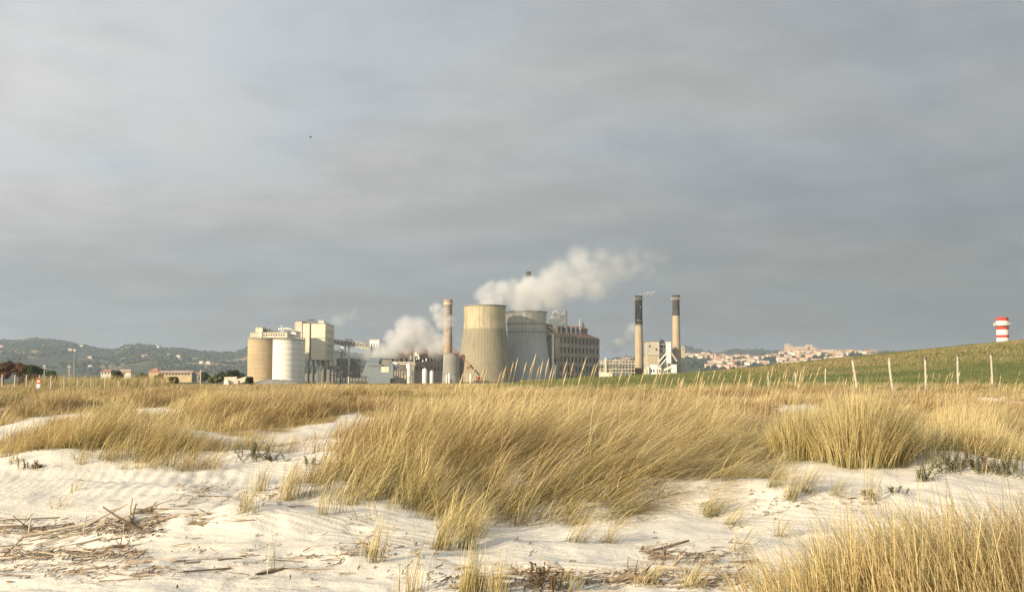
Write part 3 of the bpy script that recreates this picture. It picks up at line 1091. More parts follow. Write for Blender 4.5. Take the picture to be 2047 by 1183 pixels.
for a in (515, 537, 545, 560):
    pbox(MB(), a, a + 1.6, 675, 678.5, 601, 4).build('support', 'steel', gal)
for i in range(9):
    pbox(MB(), 525 + i * 5.0, 527.2 + i * 5.0, 667.5, 671, 599.92, 0.1).build('window', 'glass_dark', gbody)
hh = thing('transfer_house', 'pale sheet clad transfer house on the rear silo', 'building', (X(587, 612), 612, Zh(678, 612)))
pbox(MB(), 574.5, 590.5, 662.5, 677, 609, 13).build('wall', 'silo_white', hh)
pbox(MB(), 573.8, 591.2, 661.6, 662.5, 608.7, 13.7).build('roof', 'steel', hh)
pbox(MB(), 575.5, 589.5, 669, 669.8, 608.8, 0.3).build('band', 'steel', hh)
for a in (562.5, 566):
    MB().tube([P(a, 664, 606), P(a, 650 if a < 564 else 657, 606)], 0.22, 6).build('vent_pipe', 'white_paint', hh)
pipe = MB().tube([P(556, 658, 607), P(572, 656.5, 607), P(583, 658.5, 607), P(588, 662, 608)], 0.5, 8)
pipe.build('vent_duct', 'white_paint', hh, True)

# ------------------------------------------------------------------ cream process tower
D0 = 629
tw = thing('process_tower', 'tall cream clad process tower standing on steel legs behind silos', 'tower', (X(636, D0), D0, ZB))
TB = 719
mainb = pbox(MB(), 620.5, 649, 646.5, TB, D0, 31).build('main_block', 'cream_clad', tw)
pbox(MB(), 602.5, 617.2, 645.8, TB, D0 + 0.6, 28).build('stair_block', 'cream_clad', tw)
pbox(MB(), 617.2, 620.5, 648.5, TB, D0 + 3.2, 25).build('recess', 'grey_conc', tw)
pbox(MB(), 587.5, 602.4, 642, 700, D0 + 0.2, 12).build('lift_block', 'cream_paint', tw)
pbox(MB(), 587, 602.9, 641.2, 642, D0 - 0.1, 12.6).build('roof', 'steel', tw)
pbox(MB(), 620, 649.5, 645.6, 646.5, D0 - 0.3, 31.6).build('roof', 'steel', tw)
pbox(MB(), 602.6, 617.2, 645.0, 645.8, D0 + 0.4, 28.4).build('roof', 'steel', tw)
pbox(MB(), 617.6, 649.4, 675.4, 676.2, D0 - 0.25, 0.6).build('string_course', 'steel', tw)
pbox(MB(), 617.0, 617.9, 644, TB, D0 + 0.3, 0.5).build('downpipe', 'steel_pale', tw)
pbox(MB(), 611, 624, 638, 639, D0 + 6, 6).build('roof_platform', 'steel', tw)
for a in (611.5, 617, 623):
    pbox(MB(), a, a + .8, 639, 646, D0 + 7, 0.4).build('platform_leg', 'steel', tw)
pbox(MB(), 635, 646, 640.5, 645.6, D0 + 8, 7).build('fan_house', 'white_paint', tw)
pbox(MB(), 626, 630, 642.5, 645.6, D0 + 9, 4).build('fan_house', 'steel_pale', tw)
rl = MB()
xs = np.linspace(604, 649, 18)
for a in xs:
    rl.beam(P(a, 645.5, D0), P(a, 642, D0), 0.16)
rl.beam(P(604, 642, D0), P(649, 642, D0), 0.16)
tag(rl.build('railing', 'steel', tw), kind='stuff')
wx = X(649, D0)
for r_ in range(4):
    for q in range(4):
        MB().box((wx + 0.04, D0 + 5 + q * 7, Zh(664 + r_ * 14, D0)), (0.12, 1.4, 1.6)).build('window', 'glass_dark', mainb)
for a in (606, 616, 626, 637, 648):
    for dd in (1, 15, 29):
        x_ = X(a, D0) if a < 640 else X(648, D0)
        MB().box((x_, D0 + dd, ZB), (1.0, 1.0, Zh(TB, D0) - ZB)).build('leg', 'steel', tw)
for a, b in ((606, 616), (616, 626), (626, 637), (637, 648)):
    MB().beam(P(a, 755, D0 + 1), P(b, 722, D0 + 1), 0.45).build('brace', 'steel', tw)
pbox(MB(), 606, 648.5, 737, 738.5, D0 + 0.6, 0.6).build('beam', 'steel_pale', tw)
MB().box((X(649, D0) - 0.6, D0 + 15, Zh(737, D0)), (0.6, 29, 0.5)).build('beam', 'steel_pale', tw)
hp = thing('hopper', 'white hopper pipe hanging under the cream process tower', 'hopper', (X(638.5, 627), 627, ZB))
MB().lathe((X(638.5, 627), 627, ZB), [(0.9, 0), (0.9, 6.5), (0.45, 8), (0.45, 9.6), (1.3, 10.5)], 16).build('pipe', 'white_paint', hp, True)
for a, y0, y1, r_, lb in ((651, 724, 735, 1.1, 'left cream drum slung under the process tower'), (661, 723, 732, 1.4, 'middle cream drum under the process tower'), (669, 722, 731, 1.2, 'right cream drum beside the process tower legs')):
    cc = Vector((X(a, 635), 635, Zh(y1, 635)))
    dr = thing('drum', lb, 'drum', cc, 'drums under the process tower')
    hgt = Zh(y0, 635) - Zh(y1, 635)
    MB().lathe(cc, [(0.01, -0.2), (r_, 0), (r_, hgt), (0.01, hgt + 0.4)], 20).build('shell', 'cream_paint', dr, True)
    MB().beam(cc - Vector((0, 0, 0.1)), Vector((cc.x, cc.y, ZB)), 0.5).build('stand', 'steel', dr)

# dark low frames right of the legs
fr = thing('gantry', 'low dark steel frame between process tower and grey shed', 'steel frame', (X(690, 628), 628, ZB))
for a in np.linspace(660, 730, 12):
    MB().box((X(a, 628), 628, ZB), (0.4, 0.4, Zh(731, 628) - ZB)).build('post', 'steel', fr)
for y in (731, 741, 749):
    pbox(MB(), 659, 731, y, y + 1.6, 627.7, 0.5).build('beam', 'steel', fr)
pbox(MB(), 672, 712, 716, 755, 660, 18).build('back_hall', 'steel', fr)
for a, y in ((674, 733), (681, 741), (716, 724), (723, 735), (700, 744)):
    pbox(MB(), a, a + 4, y, y + 4, 627, 1.2).build('duct', 'steel_pale', fr)

# ------------------------------------------------------------------ conveyor bridge
cbr = thing('conveyor_bridge', 'sloping lattice conveyor bridge from process tower to white house', 'bridge', (X(700, 640), 640, Zh(700, 640)))
A0, A1 = P(668.3, 679, 646), P(739, 687.5, 640)
B0, B1 = P(668.3, 687, 646), P(739, 697.5, 640)
n = 11
for off in (0, 3.2):
    o_ = Vector((0, off, 0))
    for a, b in ((A0, A1), (B0, B1)):
        MB().beam(a + o_, b + o_, 0.55).build('chord', 'steel_pale', cbr)
    for i in range(n + 1):
        f = i / n
        MB().beam(A0.lerp(A1, f) + o_, B0.lerp(B1, f) + o_, 0.32).build('lattice_post', 'steel', cbr)
        if i < n:
            MB().beam(A0.lerp(A1, f) + o_, B0.lerp(B1, f + 1 / n) + o_, 0.28).build('lattice_brace', 'steel', cbr)
pan = MB().prism([B0 + Vector((0, .3, .5)), B1 + Vector((0, .3, .5)), B1 + Vector((0, 2.9, .5)), B0 + Vector((0, 2.9, .5))], [B0.lerp(A0, .62) + Vector((0, .3, 0)), B1.lerp(A1, .62) + Vector((0, .3, 0)), B1.lerp(A1, .62) + Vector((0, 2.9, 0)), B0.lerp(A0, .62) + Vector((0, 2.9, 0))])
pan.build('belt_cover', 'cream_paint', cbr)
for a, y in ((684.5, 681), (690, 686)):
    MB().beam(P(a, y, 641), Vector((X(a, 641), 641, ZB)), 0.6).build('trestle', 'steel', cbr)
MB().beam(P(684.5, 695, 641), P(690, 714, 641), 0.35).build('brace', 'steel', cbr)

cn = thing('cone_tank', 'small white tank with pointed cone roof above the conveyor bridge', 'tank', (X(697, 655), 655, ZB))
cc = Vector((X(697, 655), 655, 0))
MB().lathe(cc, [(0.7, ZB), (0.7, Zh(688, 655)), (2.1, Zh(684, 655)), (2.1, Zh(677.5, 655)), (2.4, Zh(677.5, 655)), (0.3, Zh(672, 655)), (0.01, Zh(671, 655))], 24).build('shell', 'signal_white', cn)
ch = thing('chute', 'white slanting chute below the conveyor bridge', 'chute', P(680, 704, 636))
MB().beam(P(677, 702, 636), P(686, 694, 636), 2.2, 2.0).build('duct', 'white_paint', ch)
MB().beam(P(671, 704, 636), P(678, 703, 636), 1.2).build('spout', 'steel_pale', ch)
MB().beam(P(681, 703, 636.5), Vector((X(681, 636.5), 636.5, ZB)), 0.6).build('stand', 'steel', ch)

th = thing('bridge_house', 'white drive house on stilts at the right end of the conveyor bridge', 'building', (X(748, 636), 636, ZB))
pbox(MB(), 738, 757.5, 678.8, 687, 636, 8).build('wall', 'signal_white', th)
pbox(MB(), 737.4, 758.2, 678.0, 678.8, 635.7, 8.6).build('roof', 'steel_pale', th)
for a in (739.2, 744.5, 750.5, 756):
    pbox(MB(), a - 1.2, a + 1.2, 687, 693, 636.2, 2).build('panel', 'signal_white', th)
for a in (739.5, 756):
    for dd in (1, 7):
        MB().box((X(a, 636), 636 + dd, ZB), (0.6, 0.6, Zh(687, 636) - ZB)).build('leg', 'steel', th)
for i in range(4):
    MB().beam(P(724 + i * 3.4, 682, 638), P(725 + i * 3.4, 690, 638), 0.4).build('frame', 'steel', th)
MB().beam(P(723, 681.5, 638), P(738, 679, 638), 0.5).build('frame', 'steel', th)

# ------------------------------------------------------------------ low buildings in the middle
def gable_shed(name, label, a, b, eave, ridge, D, depth, mw, mr, asc=0.0, cat='shed'):
    x0, x1 = X(a, D), X(b, D)
    t = thing(name, label, cat, ((x0 + x1) / 2, D, ZB))
    ze, zr = Zh(eave, D), Zh(ridge, D)
    MB().box(((x0 + x1) / 2, D + depth / 2, ZB), (x1 - x0, depth, ze - ZB)).build('wall', mw, t)
    e = 0.3
    rf = MB().add([(x0 - e, D - e, ze), (x1 + e, D - e, ze), (x1 + e, D + depth + e, ze), (x0 - e, D + depth + e, ze), (x0 - e, D + depth * asc, zr), (x1 + e, D + depth * asc, zr)],
                  [(0, 3, 2, 1), (0, 1, 5, 4), (2, 3, 4, 5), (1, 2, 5), (3, 0, 4)])
    rf.build('roof', mr, t)
    return t


s1 = gable_shed('metal_shed', 'blue grey metal shed with sloping side in the steam', 735, 757, 722, 714, 585, 12, 'grey_blue', 'grey_blue', 0.5)
MB().prism([P(722, 752, 585), P(735, 752, 585), P(735, 752, 590), P(722, 752, 590)], [P(733, 723, 585), P(735, 722, 585), P(735, 722, 590), P(733, 723, 590)]).build('lean_to', 'grey_blue', s1)
s2 = gable_shed('low_shed', 'low grey shed with a cream upper wall beside white hopper', 738, 780, 732, 728, 575, 10, 'grey_blue', 'steel', 0.5)
pbox(MB(), 762, 777, 732.5, 744, 574.8, 0.3).build('cream_panel', 'cream_clad', s2)
pbox(MB(), 778, 786, 726, 756, 573, 6).build('annex', 'grey_blue', s2)
pbox(MB(), 763, 767, 729.5, 732, 574.7, 0.3).build('window', 'glass_dark', s2)
s3 = gable_shed('dark_shed', 'dark flat roofed shed between grey shed and hipped hall', 757, 783, 718, 716, 610, 14, 'steel', 'steel_dark', 0.5)

hop = thing('conical_hopper', 'white conical hopper on legs left of tall white tank', 'hopper', (X(791, 582), 582, ZB))
hc = Vector((X(791, 582), 582, 0))
MB().lathe(hc, [(0.4, Zh(741, 582)), (1.7, Zh(734, 582)), (1.7, Zh(725, 582)), (0.01, Zh(723, 582))], 20).build('body', 'signal_white', hop, True)
for sx in (-1, 1):
    for sy in (-1, 1):
        MB().beam((hc.x + sx * 1.5, 582 + sy * 1.5, ZB), (hc.x + sx * 1.5, 582 + sy * 1.5, Zh(728, 582)), 0.35).build('leg', 'steel_pale', hop)


def vtank(px, rpx, top, D, label, mat='signal_white', group='white tanks'):
    cc = Vector((X(px, D), D, ZB))
    t = thing('storage_tank', label, 'tank', cc, group)
    h = Zh(top, D) - ZB
    r_ = rpx * D / F
    MB().lathe(cc, [(r_, 0), (r_, h * .33), (r_ * 1.03, h * .335), (r_ * 1.03, h * .345), (r_, h * .35), (r_, h - r_ * .5), (r_ * .85, h - r_ * .2), (r_ * .45, h - 0.04), (0.01, h)], 28).build('shell', mat, t, True)
    MB().tube([cc + Vector((0, 0, h - .1)), cc + Vector((0, 0, h + .7))], 0.22, 8).build('vent', 'steel_pale', t)
    for j in range(1):
        lad = MB()
        for s_ in (-.25, .25):
            lad.beam(cc + Vector((s_ + r_ * .7, -r_ * .78, 0)), cc + Vector((s_ + r_ * .7, -r_ * .78, h * .92)), 0.08)
        for q in range(int(h)):
            lad.beam(cc + Vector((-.25 + r_ * .7, -r_ * .78, q + .5)), cc + Vector((.25 + r_ * .7, -r_ * .78, q + .5)), 0.06)
        lad.build('ladder', 'steel', t)
    return t


vtank(817, 5.0, 726, 580, 'tall white cylindrical tank left of the slender pole')
vtank(849, 5.0, 736.5, 575, 'short white round-topped tank in front of the dark hall')
vtank(863, 3.8, 741, 572, 'smallest white domed tank right of the short white tank')
vtank(893, 1.6, 749, 520, 'little white bollard-like tank left at foot of squat tower')
vtank(898, 2.2, 746, 520, 'little white upright tank right at foot of squat tower')
vtank(941, 2.0, 747, 540, 'small white drum at the foot of the orange crane')

rk = thing('pipe_rack', 'cream pipe rack with crossbars beside the tall white tank', 'pipe rack', (X(803, 586), 586, ZB))
for a in (800, 806, 824):
    pbox(MB(), a, a + 1.6, 723, None, 586, 0.5).build('post', 'steel_pale', rk)
for y, a, b in ((723, 784, 826), (726.5, 799, 826), (736.5, 799, 813), (747, 799, 826)):
    pbox(MB(), a, b, y, y + 1.8, 585.6, 0.6).build('pipe', 'cream_paint', rk)

pole = thing('steel_pole', 'slender pale pole rising at the corner of the hipped hall', 'pole', (X(828.3, 584), 584, ZB))
MB().tube([(X(828.3, 584), 584, ZB), P(828.3, 706, 584)], [0.45, 0.32], 10).build('mast', 'steel_pale', pole, True)
for y, w in ((709, 4), (727, 5), (741, 3)):
    pbox(MB(), 828 - w / 2, 828 + w / 2 + 1, y, y + 1.2, 583.5, 0.8).build('bracket', 'steel_pale', pole)
MB().tube([P(822, 719, 583.5), P(820.5, 712, 583.5), P(821.2, 710, 583.5)], 0.35, 8).build('gooseneck', 'steel_pale', pole)

# hipped hall, its long side receding to the right
def rot_frame(corner, phi):
    u = Vector((math.cos(phi), math.sin(phi), 0))
    w = Vector((-math.sin(phi), math.cos(phi), 0))
    return u, w


hc0 = P(829, 707.5, 640)
u, w = rot_frame(hc0, R(65))
L_, W_ = 36.6, 14.2
hall = thing('hipped_hall', 'dark brick hall with hipped terracotta roof half hidden by steam', 'hall', (hc0.x, hc0.y, ZB))
ze = hc0.z
q0 = [Vector((hc0.x, hc0.y, 0)), Vector((hc0.x, hc0.y, 0)) + u * L_, Vector((hc0.x, hc0.y, 0)) + u * L_ + w * W_, Vector((hc0.x, hc0.y, 0)) + w * W_]
up = Vector((0, 0, 1))
MB().prism([v + up * ZB for v in q0], [v + up * ze for v in q0]).build('wall', 'brown_wall', hall)
e = 0.7
r0 = [q0[0] - u * e - w * e, q0[1] + u * e - w * e, q0[2] + u * e + w * e, q0[3] - u * e + w * e]
rd = ze + 3.3
ra = q0[0] + w * W_ / 2 + u * W_ * .5
rb_ = q0[1] + w * W_ / 2 - u * W_ * .5
MB().add([v + up * ze for v in r0] + [ra + up * rd, rb_ + up * rd], [(0, 3, 2, 1), (0, 1, 5, 4), (2, 3, 4, 5), (1, 2, 5), (3, 0, 4)]).build('roof', 'terracotta', hall)
vent = ra + up * rd
MB().box((vent.x, vent.y, rd - .3), (0.9, 0.9, 1.8)).build('chimney', 'brick', hall)
nrm = -w
for r_, zz in ((0, ze - 4.2), (1, ze - 9.5)):
    for i in range(8):
        c_ = q0[0] + u * (3 + i * 4.3) + nrm * 0.02
        MB().box((c_.x, c_.y, zz), (1.5, 0.16, 2.4), R(65)).build('window', 'glass_dark', hall)
for i in range(4):
    c_ = q0[0] + w * (2 + i * 3.4) - u * 0.03
    MB().box((c_.x, c_.y, ze - 5), (1.6, 0.16, 2.6), R(155)).build('window', 'glass_dark', hall)
for a, y, s_ in ((831, 712, 2.4), (836, 713, 1.6), (837, 718, 1.4), (852, 721, 1.3), (845, 723, 1.0), (833, 718.5, 1.0)):
    lamp_p = P(a, y, 630)
    MB().box(lamp_p, (s_ * .6, 0.6, s_)).build('duct_box', 'white_paint', hall)
MB().beam(P(831, 727, 628), P(872, 728.5, 650), 0.5).build('pipe_run', 'steel', hall)

# ------------------------------------------------------------------ chimneys
def chimney(name, px, D, top, wt, wb, bands, label, rings=(), base=None, cat='chimney', platform=()):
    """bands: list of (y from top down, material)"""
    k = D / F
    zb = base if base is not None else ZB
    cc = Vector((X(px, D), D, zb))
    t = thing(name, label, cat, cc)
    h = Zh(top, D) - zb

    def rad(z):
        return (wb + (wt - wb) * z / h) / 2 * k
    ys = [b[0] for b in bands] + [None]
    for i, (y, m) in enumerate(bands):
        z1 = Zh(y, D) - zb
        z0 = Zh(ys[i + 1], D) - zb if ys[i + 1] is not None else 0
        prof = [(rad(z0), z0), (rad((z0 + z1) / 2), (z0 + z1) / 2), (rad(z1), z1)]
        if i == 0:
            prof += [(rad(z1) - 0.4, z1), (rad(z1) - 0.4, z1 - 2.5)]
        MB().lathe(cc, prof, 40).build('band' if len(bands) > 1 else 'shaft', m, t, True)
    for y, ex, hh_, m in rings:
        z = Zh(y, D) - zb
        MB().lathe(cc, [(rad(z) - .1, z - hh_ / 2), (rad(z) + ex, z - hh_ / 2), (rad(z) + ex, z + hh_ / 2), (rad(z) - .1, z + hh_ / 2)], 40).build('ring', m, t, True)
    for y, ex, m in platform:
        z = Zh(y, D) - zb
        plat = MB().lathe(cc, [(rad(z) - .1, z - .15), (rad(z) + ex, z - .15), (rad(z) + ex, z + .15), (rad(z) - .1, z + .15)], 40).build('platform', 'steel_pale', t)
        rr = rad(z) + ex - 0.05
        rl_ = MB()
        for i in range(20):
            a0, a1 = 2 * math.pi * i / 20, 2 * math.pi * (i + 1) / 20
            p0 = cc + Vector((math.cos(a0) * rr, math.sin(a0) * rr, z + .1))
            p1 = cc + Vector((math.cos(a1) * rr, math.sin(a1) * rr, z + .1))
            rl_.beam(p0, p0 + up * 1.1, 0.09)
            rl_.beam(p0 + up * 1.1, p1 + up * 1.1, 0.09)
            rl_.beam(p0 + up * .6, p1 + up * .6, 0.06)
        rl_.build('railing', 'signal_white', plat)
    return t, cc, rad, k


bch = chimney('brick_chimney', 895, 625, 600, 15.5, 20, [(600, 'brick')], 'brick chimney with banded top wrapped in steam', rings=((601, .35, 1.2, 'brick'), (607, .5, 1.6, 'steel_pale'), (613, .25, .5, 'steel'), (618, .25, .5, 'steel'), (623, .25, .5, 'steel'), (628, .25, .5, 'steel')))
MB().box((X(902.4, 625), 623, ZB), (0.45, 0.45, Zh(608, 625) - ZB)).build('ladder', 'steel_dark', bch[0])
chimney('steam_stack', 1056.5, 700, 543, 8.5, 13, [(543, 'soot'), (566, 'chimney_tan')], 'black tipped stack poking out above the cooling tower steam', rings=((547, .4, 1.4, 'soot'),))
c1 = chimney('stained_chimney', 1278, 640, 592, 14.2, 17.6, [(592, 'soot'), (648.5, 'chimney_tan')], 'left tan chimney with long soot black top and peeled patches', rings=((593, .25, 1.0, 'soot'),), platform=((599, .8, 0),))
for a, y, w_, h_ in ((1280.4, 614, 2.0, 5.0), (1276.0, 640, 4.6, 2.0), (1281.0, 641.5, 3.0, 1.6), (1275, 652.5, 4.4, 2.4), (1272.8, 656, 2.2, 2.4), (1278.5, 655, 3.2, 4.5), (1281, 661, 1.4, 4.0)):
    z = Zh(y, 640) - ZB
    r_ = c1[2](z)
    n_ = 4
    xa = (a - 1278) * c1[3] / r_
    a0 = math.asin(max(-.98, min(.98, xa)))
    da = w_ * c1[3] / r_ / 2
    vs_, fs_ = [], []
    for j in range(n_ + 1):
        an = a0 - da + 2 * da * j / n_
        for q, zz in enumerate((z - h_ * c1[3] * (.4 + .2 * random.random()), z + h_ * c1[3] * (.4 + .2 * random.random()))):
            vs_.append((c1[1].x + math.sin(an) * (r_ + .05), 640 - math.cos(an) * (r_ + .05), ZB + zz))
    for j in range(n_):
        fs_.append((j * 2, j * 2 + 2, j * 2 + 3, j * 2 + 1))
    MB().add(vs_, fs_).build('peeled_patch', 'peeled', c1[0])
c2 = chimney('tan_chimney', 1353, 630, 591, 13.8, 17.2, [(591, 'soot'), (631, 'chimney_tan')], 'right tan chimney with clean black band at its top', rings=((592, .3, 1.2, 'soot'), (598, .3, .6, 'soot')), platform=((599, .8, 0),))
chimney('striped_chimney', 2007.5, 450, 634.5, 23.2, 24.6, [(634.5, 'red_paint'), (641.5, 'signal_white'), (652.5, 'red_paint'), (659, 'signal_white'), (669.5, 'red_paint'), (675, 'signal_white')], 'red and white banded chimney top showing over the turf bank', platform=((650.5, 1.0, 0),))

# ------------------------------------------------------------------ big shaded hall with rows of windows
J0 = P(1117, 670.6, 640)
phi = R(61)
u, w = rot_frame(J0, phi)
LJ, WJ = 56.0, 17.0
bld = thing('soda_hall', 'tall brown hall with rows of windows and rusty lantern roof', 'hall', (J0.x, J0.y, ZB))
b0 = Vector((J0.x, J0.y, 0))
q0 = [b0, b0 + u * LJ, b0 + u * LJ + w * WJ, b0 + w * WJ]
ze = J0.z
MB().prism([v + up * ZB for v in q0], [v + up * ze for v in q0]).build('wall', 'brown_wall', bld)
nrm = -w
NC, NR = 11, 5
fh = (ze - ZB) / NR
bay = LJ / NC
for i in range(NC + 1):
    c_ = b0 + u * min(max(i * bay, .5), LJ - .5) + nrm * 0.25
    MB().box((c_.x, c_.y, ZB), (1.0, 0.5, ze - ZB - .4), phi).build('pilaster', 'brown_trim', bld)
for r_ in range(NR + 1):
    z = ZB + r_ * fh - (0.5 if r_ else 0)
    c_ = b0 + u * LJ / 2 + nrm * 0.13
    MB().box((c_.x, c_.y, min(z, ze - .9)), (LJ - .4, 0.26, 0.8), phi).build('band', 'brown_trim', bld)
for r_ in range(NR):
    for i in range(NC):
        c_ = b0 + u * (i + .5) * bay + nrm * 0.05
        win = MB().box((c_.x, c_.y, ZB + r_ * fh + fh * .24), (1.9, 0.12, fh * .56), phi).build('window', 'glass_dark', bld)
# end wall facing the sun
for r_ in range(NR):
    for i in range(3):
        c_ = b0 + w * (3 + i * 5.2) - u * 0.05
        MB().box((c_.x, c_.y, ZB + r_ * fh + fh * .28), (1.6, 0.12, fh * .5), phi + R(90)).build('window', 'glass_dark', bld)
e = 0.8
lo = [q0[0] - u * e - w * e, q0[1] + u * e - w * e, q0[2] + u * e + w * e, q0[3] - u * e + w * e]
ins = 5.0
rz1 = ze + 2.6
hi = [q0[0] + u * 1.5 + w * ins, q0[1] - u * 5.5 + w * ins, q0[2] - u * 5.5 - w * ins, q0[3] + u * 1.5 - w * ins]
MB().prism([v + up * (ze - .1) for v in lo], [v + up * rz1 for v in hi]).build('roof', 'rust_roof', bld)
mon = [v for v in hi]
mz = rz1 + 3.4
lanw = MB().prism([v + up * (rz1 - .2) for v in mon], [v + up * mz for v in mon]).build('lantern_wall', 'brown_wall', bld)
ml = [mon[0] - u * .7 - w * .7, mon[1] + u * .7 - w * .7, mon[2] + u * .7 + w * .7, mon[3] - u * .7 + w * .7]
mr_a, mr_b = (ml[0] + ml[3]) / 2, (ml[1] + ml[2]) / 2
MB().add([v + up * mz for v in ml] + [mr_a + up * (mz + 1.3), mr_b + up * (mz + 1.3)], [(0, 3, 2, 1), (0, 1, 5, 4), (2, 3, 4, 5), (1, 2, 5), (3, 0, 4)]).build('lantern_roof', 'rust_roof', bld)
for i in range(12):
    c_ = mon[0] + u * (2.5 + i * 3.9) + nrm * 0.03
    MB().box((c_.x, c_.y, rz1 + .7), (2.0, 0.12, 1.7), phi).build('window', 'glass_dark', lanw)
for f in (.08, .17, .30, .415, .53, .645):
    c_ = b0 + u * LJ * f + w * 3.4
    vp = MB().tube([c_ + up * (ze + 1.2), c_ + up * (ze + 6.0)], 0.5, 10).build('vent_pipe', 'signal_white', bld, True)
c_ = mr_b + up * (mz + 1.0)
MB().lathe(c_, [(0.9, 0), (0.9, 1.0), (0.35, 1.8), (0.5, 2.6), (0.01, 4.0)], 10).build('finial', 'steel_dark', bld)
c_ = mr_b - u * 5 + up * (mz + 1.0)
MB().tube([c_, c_ + up * 5.4], 0.12, 6).build('mast', 'signal_white', bld)

# white ducts and column on the hall's roof
du = thing('roof_ducts', 'white tank with curved swan-neck ducts on the brown hall roof', 'ducts', P(1112, 652, 648))
tc_ = P(1105, 652, 646)
MB().lathe(tc_ - up * 3, [(2.1, 0), (2.1, 7.6), (1.2, 8.6), (.01, 8.8)], 24).build('tank', 'signal_white', du, True)
pts = [P(1105.5, 640, 646), P(1105.5, 630, 646), P(1107, 625, 646), P(1111, 623.2, 646), P(1115, 625, 646), P(1116.8, 631, 646), P(1117, 640, 646), P(1117.5, 652, 646)]
MB().tube(pts, 1.15, 14).build('swan_neck', 'signal_white', du, True)
pts = [P(1116.5, 648, 647), P(1119.5, 643, 647), P(1121.5, 634, 647), P(1124.5, 629, 647), P(1128, 628, 647)]
MB().tube(pts, 0.9, 12).build('branch_duct', 'signal_white', du, True)
MB().tube([P(1128.8, 654, 647), P(1128.8, 617.5, 647)], 1.0, 14).build('column', 'signal_white', du, True)
MB().tube([P(1132.5, 650, 648.5), P(1132.5, 622, 648.5), P(1130, 619, 648.5)], 0.55, 10).build('riser', 'signal_white', du, True)
for y in (622, 630, 638, 646):
    pbox(MB(), 1125.5, 1135, y, y + 0.9, 646, 3).build('platform', 'steel_pale', du)

# stepped pipework on the sunlit end of the hall
pw = thing('pipe_tower', 'sunlit stack of pipes and platforms on the hall end wall', 'pipework', (X(1106, 630), 630, ZB))
MB().tube([P(1105, 757, 630), P(1105, 668, 630)], 0.75, 12).build('riser_pipe', 'signal_white', pw, True)
MB().lathe((X(1112.5, 632), 632, Zh(712, 632)), [(.4, -2), (1.5, 0), (1.5, 11.0), (.4, 12.4)], 20).build('vessel', 'chimney_tan', pw, True)
MB().lathe((X(1108.8, 629), 629, ZB), [(.35, 0), (.9, 9.5), (.5, 10.4)], 16).build('tapered_column', 'signal_white', pw, True)
MB().lathe((X(1113.5, 633), 633, Zh(757, 633)), [(.6, 0), (.6, 10.4), (1.0, 12)], 14).build('riser_pipe', 'steel_pale', pw, True)
MB().tube([P(1097, 655, 634), P(1103, 659, 632), P(1111, 664, 631), P(1114, 672, 631)], 1.3, 12).build('elbow_duct', 'chimney_tan', pw, True)
MB().tube([P(1094, 661, 636), P(1100, 668, 632), P(1112, 669, 631)], 0.8, 10).build('elbow_duct', 'cream_clad', pw, True)
for y, a, b in ((669, 1095, 1117), (682, 1096, 1108), (693, 1097, 1117), (704, 1098, 1107), (715, 1100, 1117), (727, 1101, 1108), (738, 1102, 1112)):
    plt = pbox(MB(), a, b, y, y + 1.4, 631, 3).build('platform', 'steel_pale', pw)
    rl_ = MB()
    for f in np.linspace(a + .3, b - .3, 5):
        rl_.beam(P(f, y, 631), P(f, y - 4, 631), 0.12)
    rl_.beam(P(a, y - 4, 631), P(b, y - 4, 631), 0.12)
    rl_.build('railing', 'steel_pale', plt)
for a, t_ in ((1098.5, 668), (1101.5, 668), (1116.6, 668)):
    pbox(MB(), a, a + .9, t_, None, 632.5, 0.4).build('post', 'steel', pw)
for i in range(6):
    MB().beam(P(1098.5, 672 + i * 12, 632), P(1104.5, 684 + i * 12, 632), 0.25).build('brace', 'steel_pale', pw)

# ------------------------------------------------------------------ orange crane
cr = thing('mobile_crane', 'orange lattice crane boom leaning left before the cooling tower', 'crane', (X(957, 545), 545, ZB))
ca_, cb_ = P(905.5, 694, 545), P(941, 731, 545)
cb2 = P(957.5, 748.5, 545)
ax = (cb_ - ca_).normalized()
side_ = Vector((-ax.z, 0, ax.x))
for so_ in (-1, 1):
    for yy in (-.45, .45):
        MB().beam(ca_ + side_ * .25 * so_ + Vector((0, yy * .5, 0)), cb_ + side_ * .55 * so_ + Vector((0, yy, 0)), 0.15).build('chord', 'orange_paint', cr)
for i in range(16):
    f0, f1 = i / 16, (i + 1) / 16
    s0, s1 = .25 + .37 * f0, .25 + .37 * f1
    sg = 1 if i % 2 else -1
    MB().beam(ca_.lerp(cb_, f0) + side_ * s0 * sg, ca_.lerp(cb_, f1) - side_ * s1 * sg, 0.16).build('lacing', 'orange_paint', cr)
MB().beam(cb_ - ax * .6, cb2 + ax * .4, .8, .8).build('boom_base', 'steel_dark', cr)
MB().box(cb_ + side_ * -.2 - Vector((.9, .6, 1.6)), (1.8, 1.2, 1.5)).build('winch', 'orange_paint', cr)
MB().beam(ca_, P(914, 708, 545), 0.3).build('jib', 'orange_paint', cr)
MB().beam(P(909, 703, 545), P(914, 707, 545), .7, .6).build('boom_joint', 'orange_paint', cr)
MB().box((X(962, 545), 545, ZB), (7.5, 3, 1.6)).build('carrier', 'steel_dark', cr)
MB().box((X(957.5, 545), 545, ZB + 1.65), (3.0, 2.6, 2.0)).build('cab', 'orange_paint', cr)
for i in range(4):
    x_ = X(962, 545) - 2.8 + i * 1.9
    MB().tube([(x_, 543.3, ZB + .5), (x_, 543.9, ZB + .5)], 0.6, 12).build('wheel', 'steel_dark', cr)

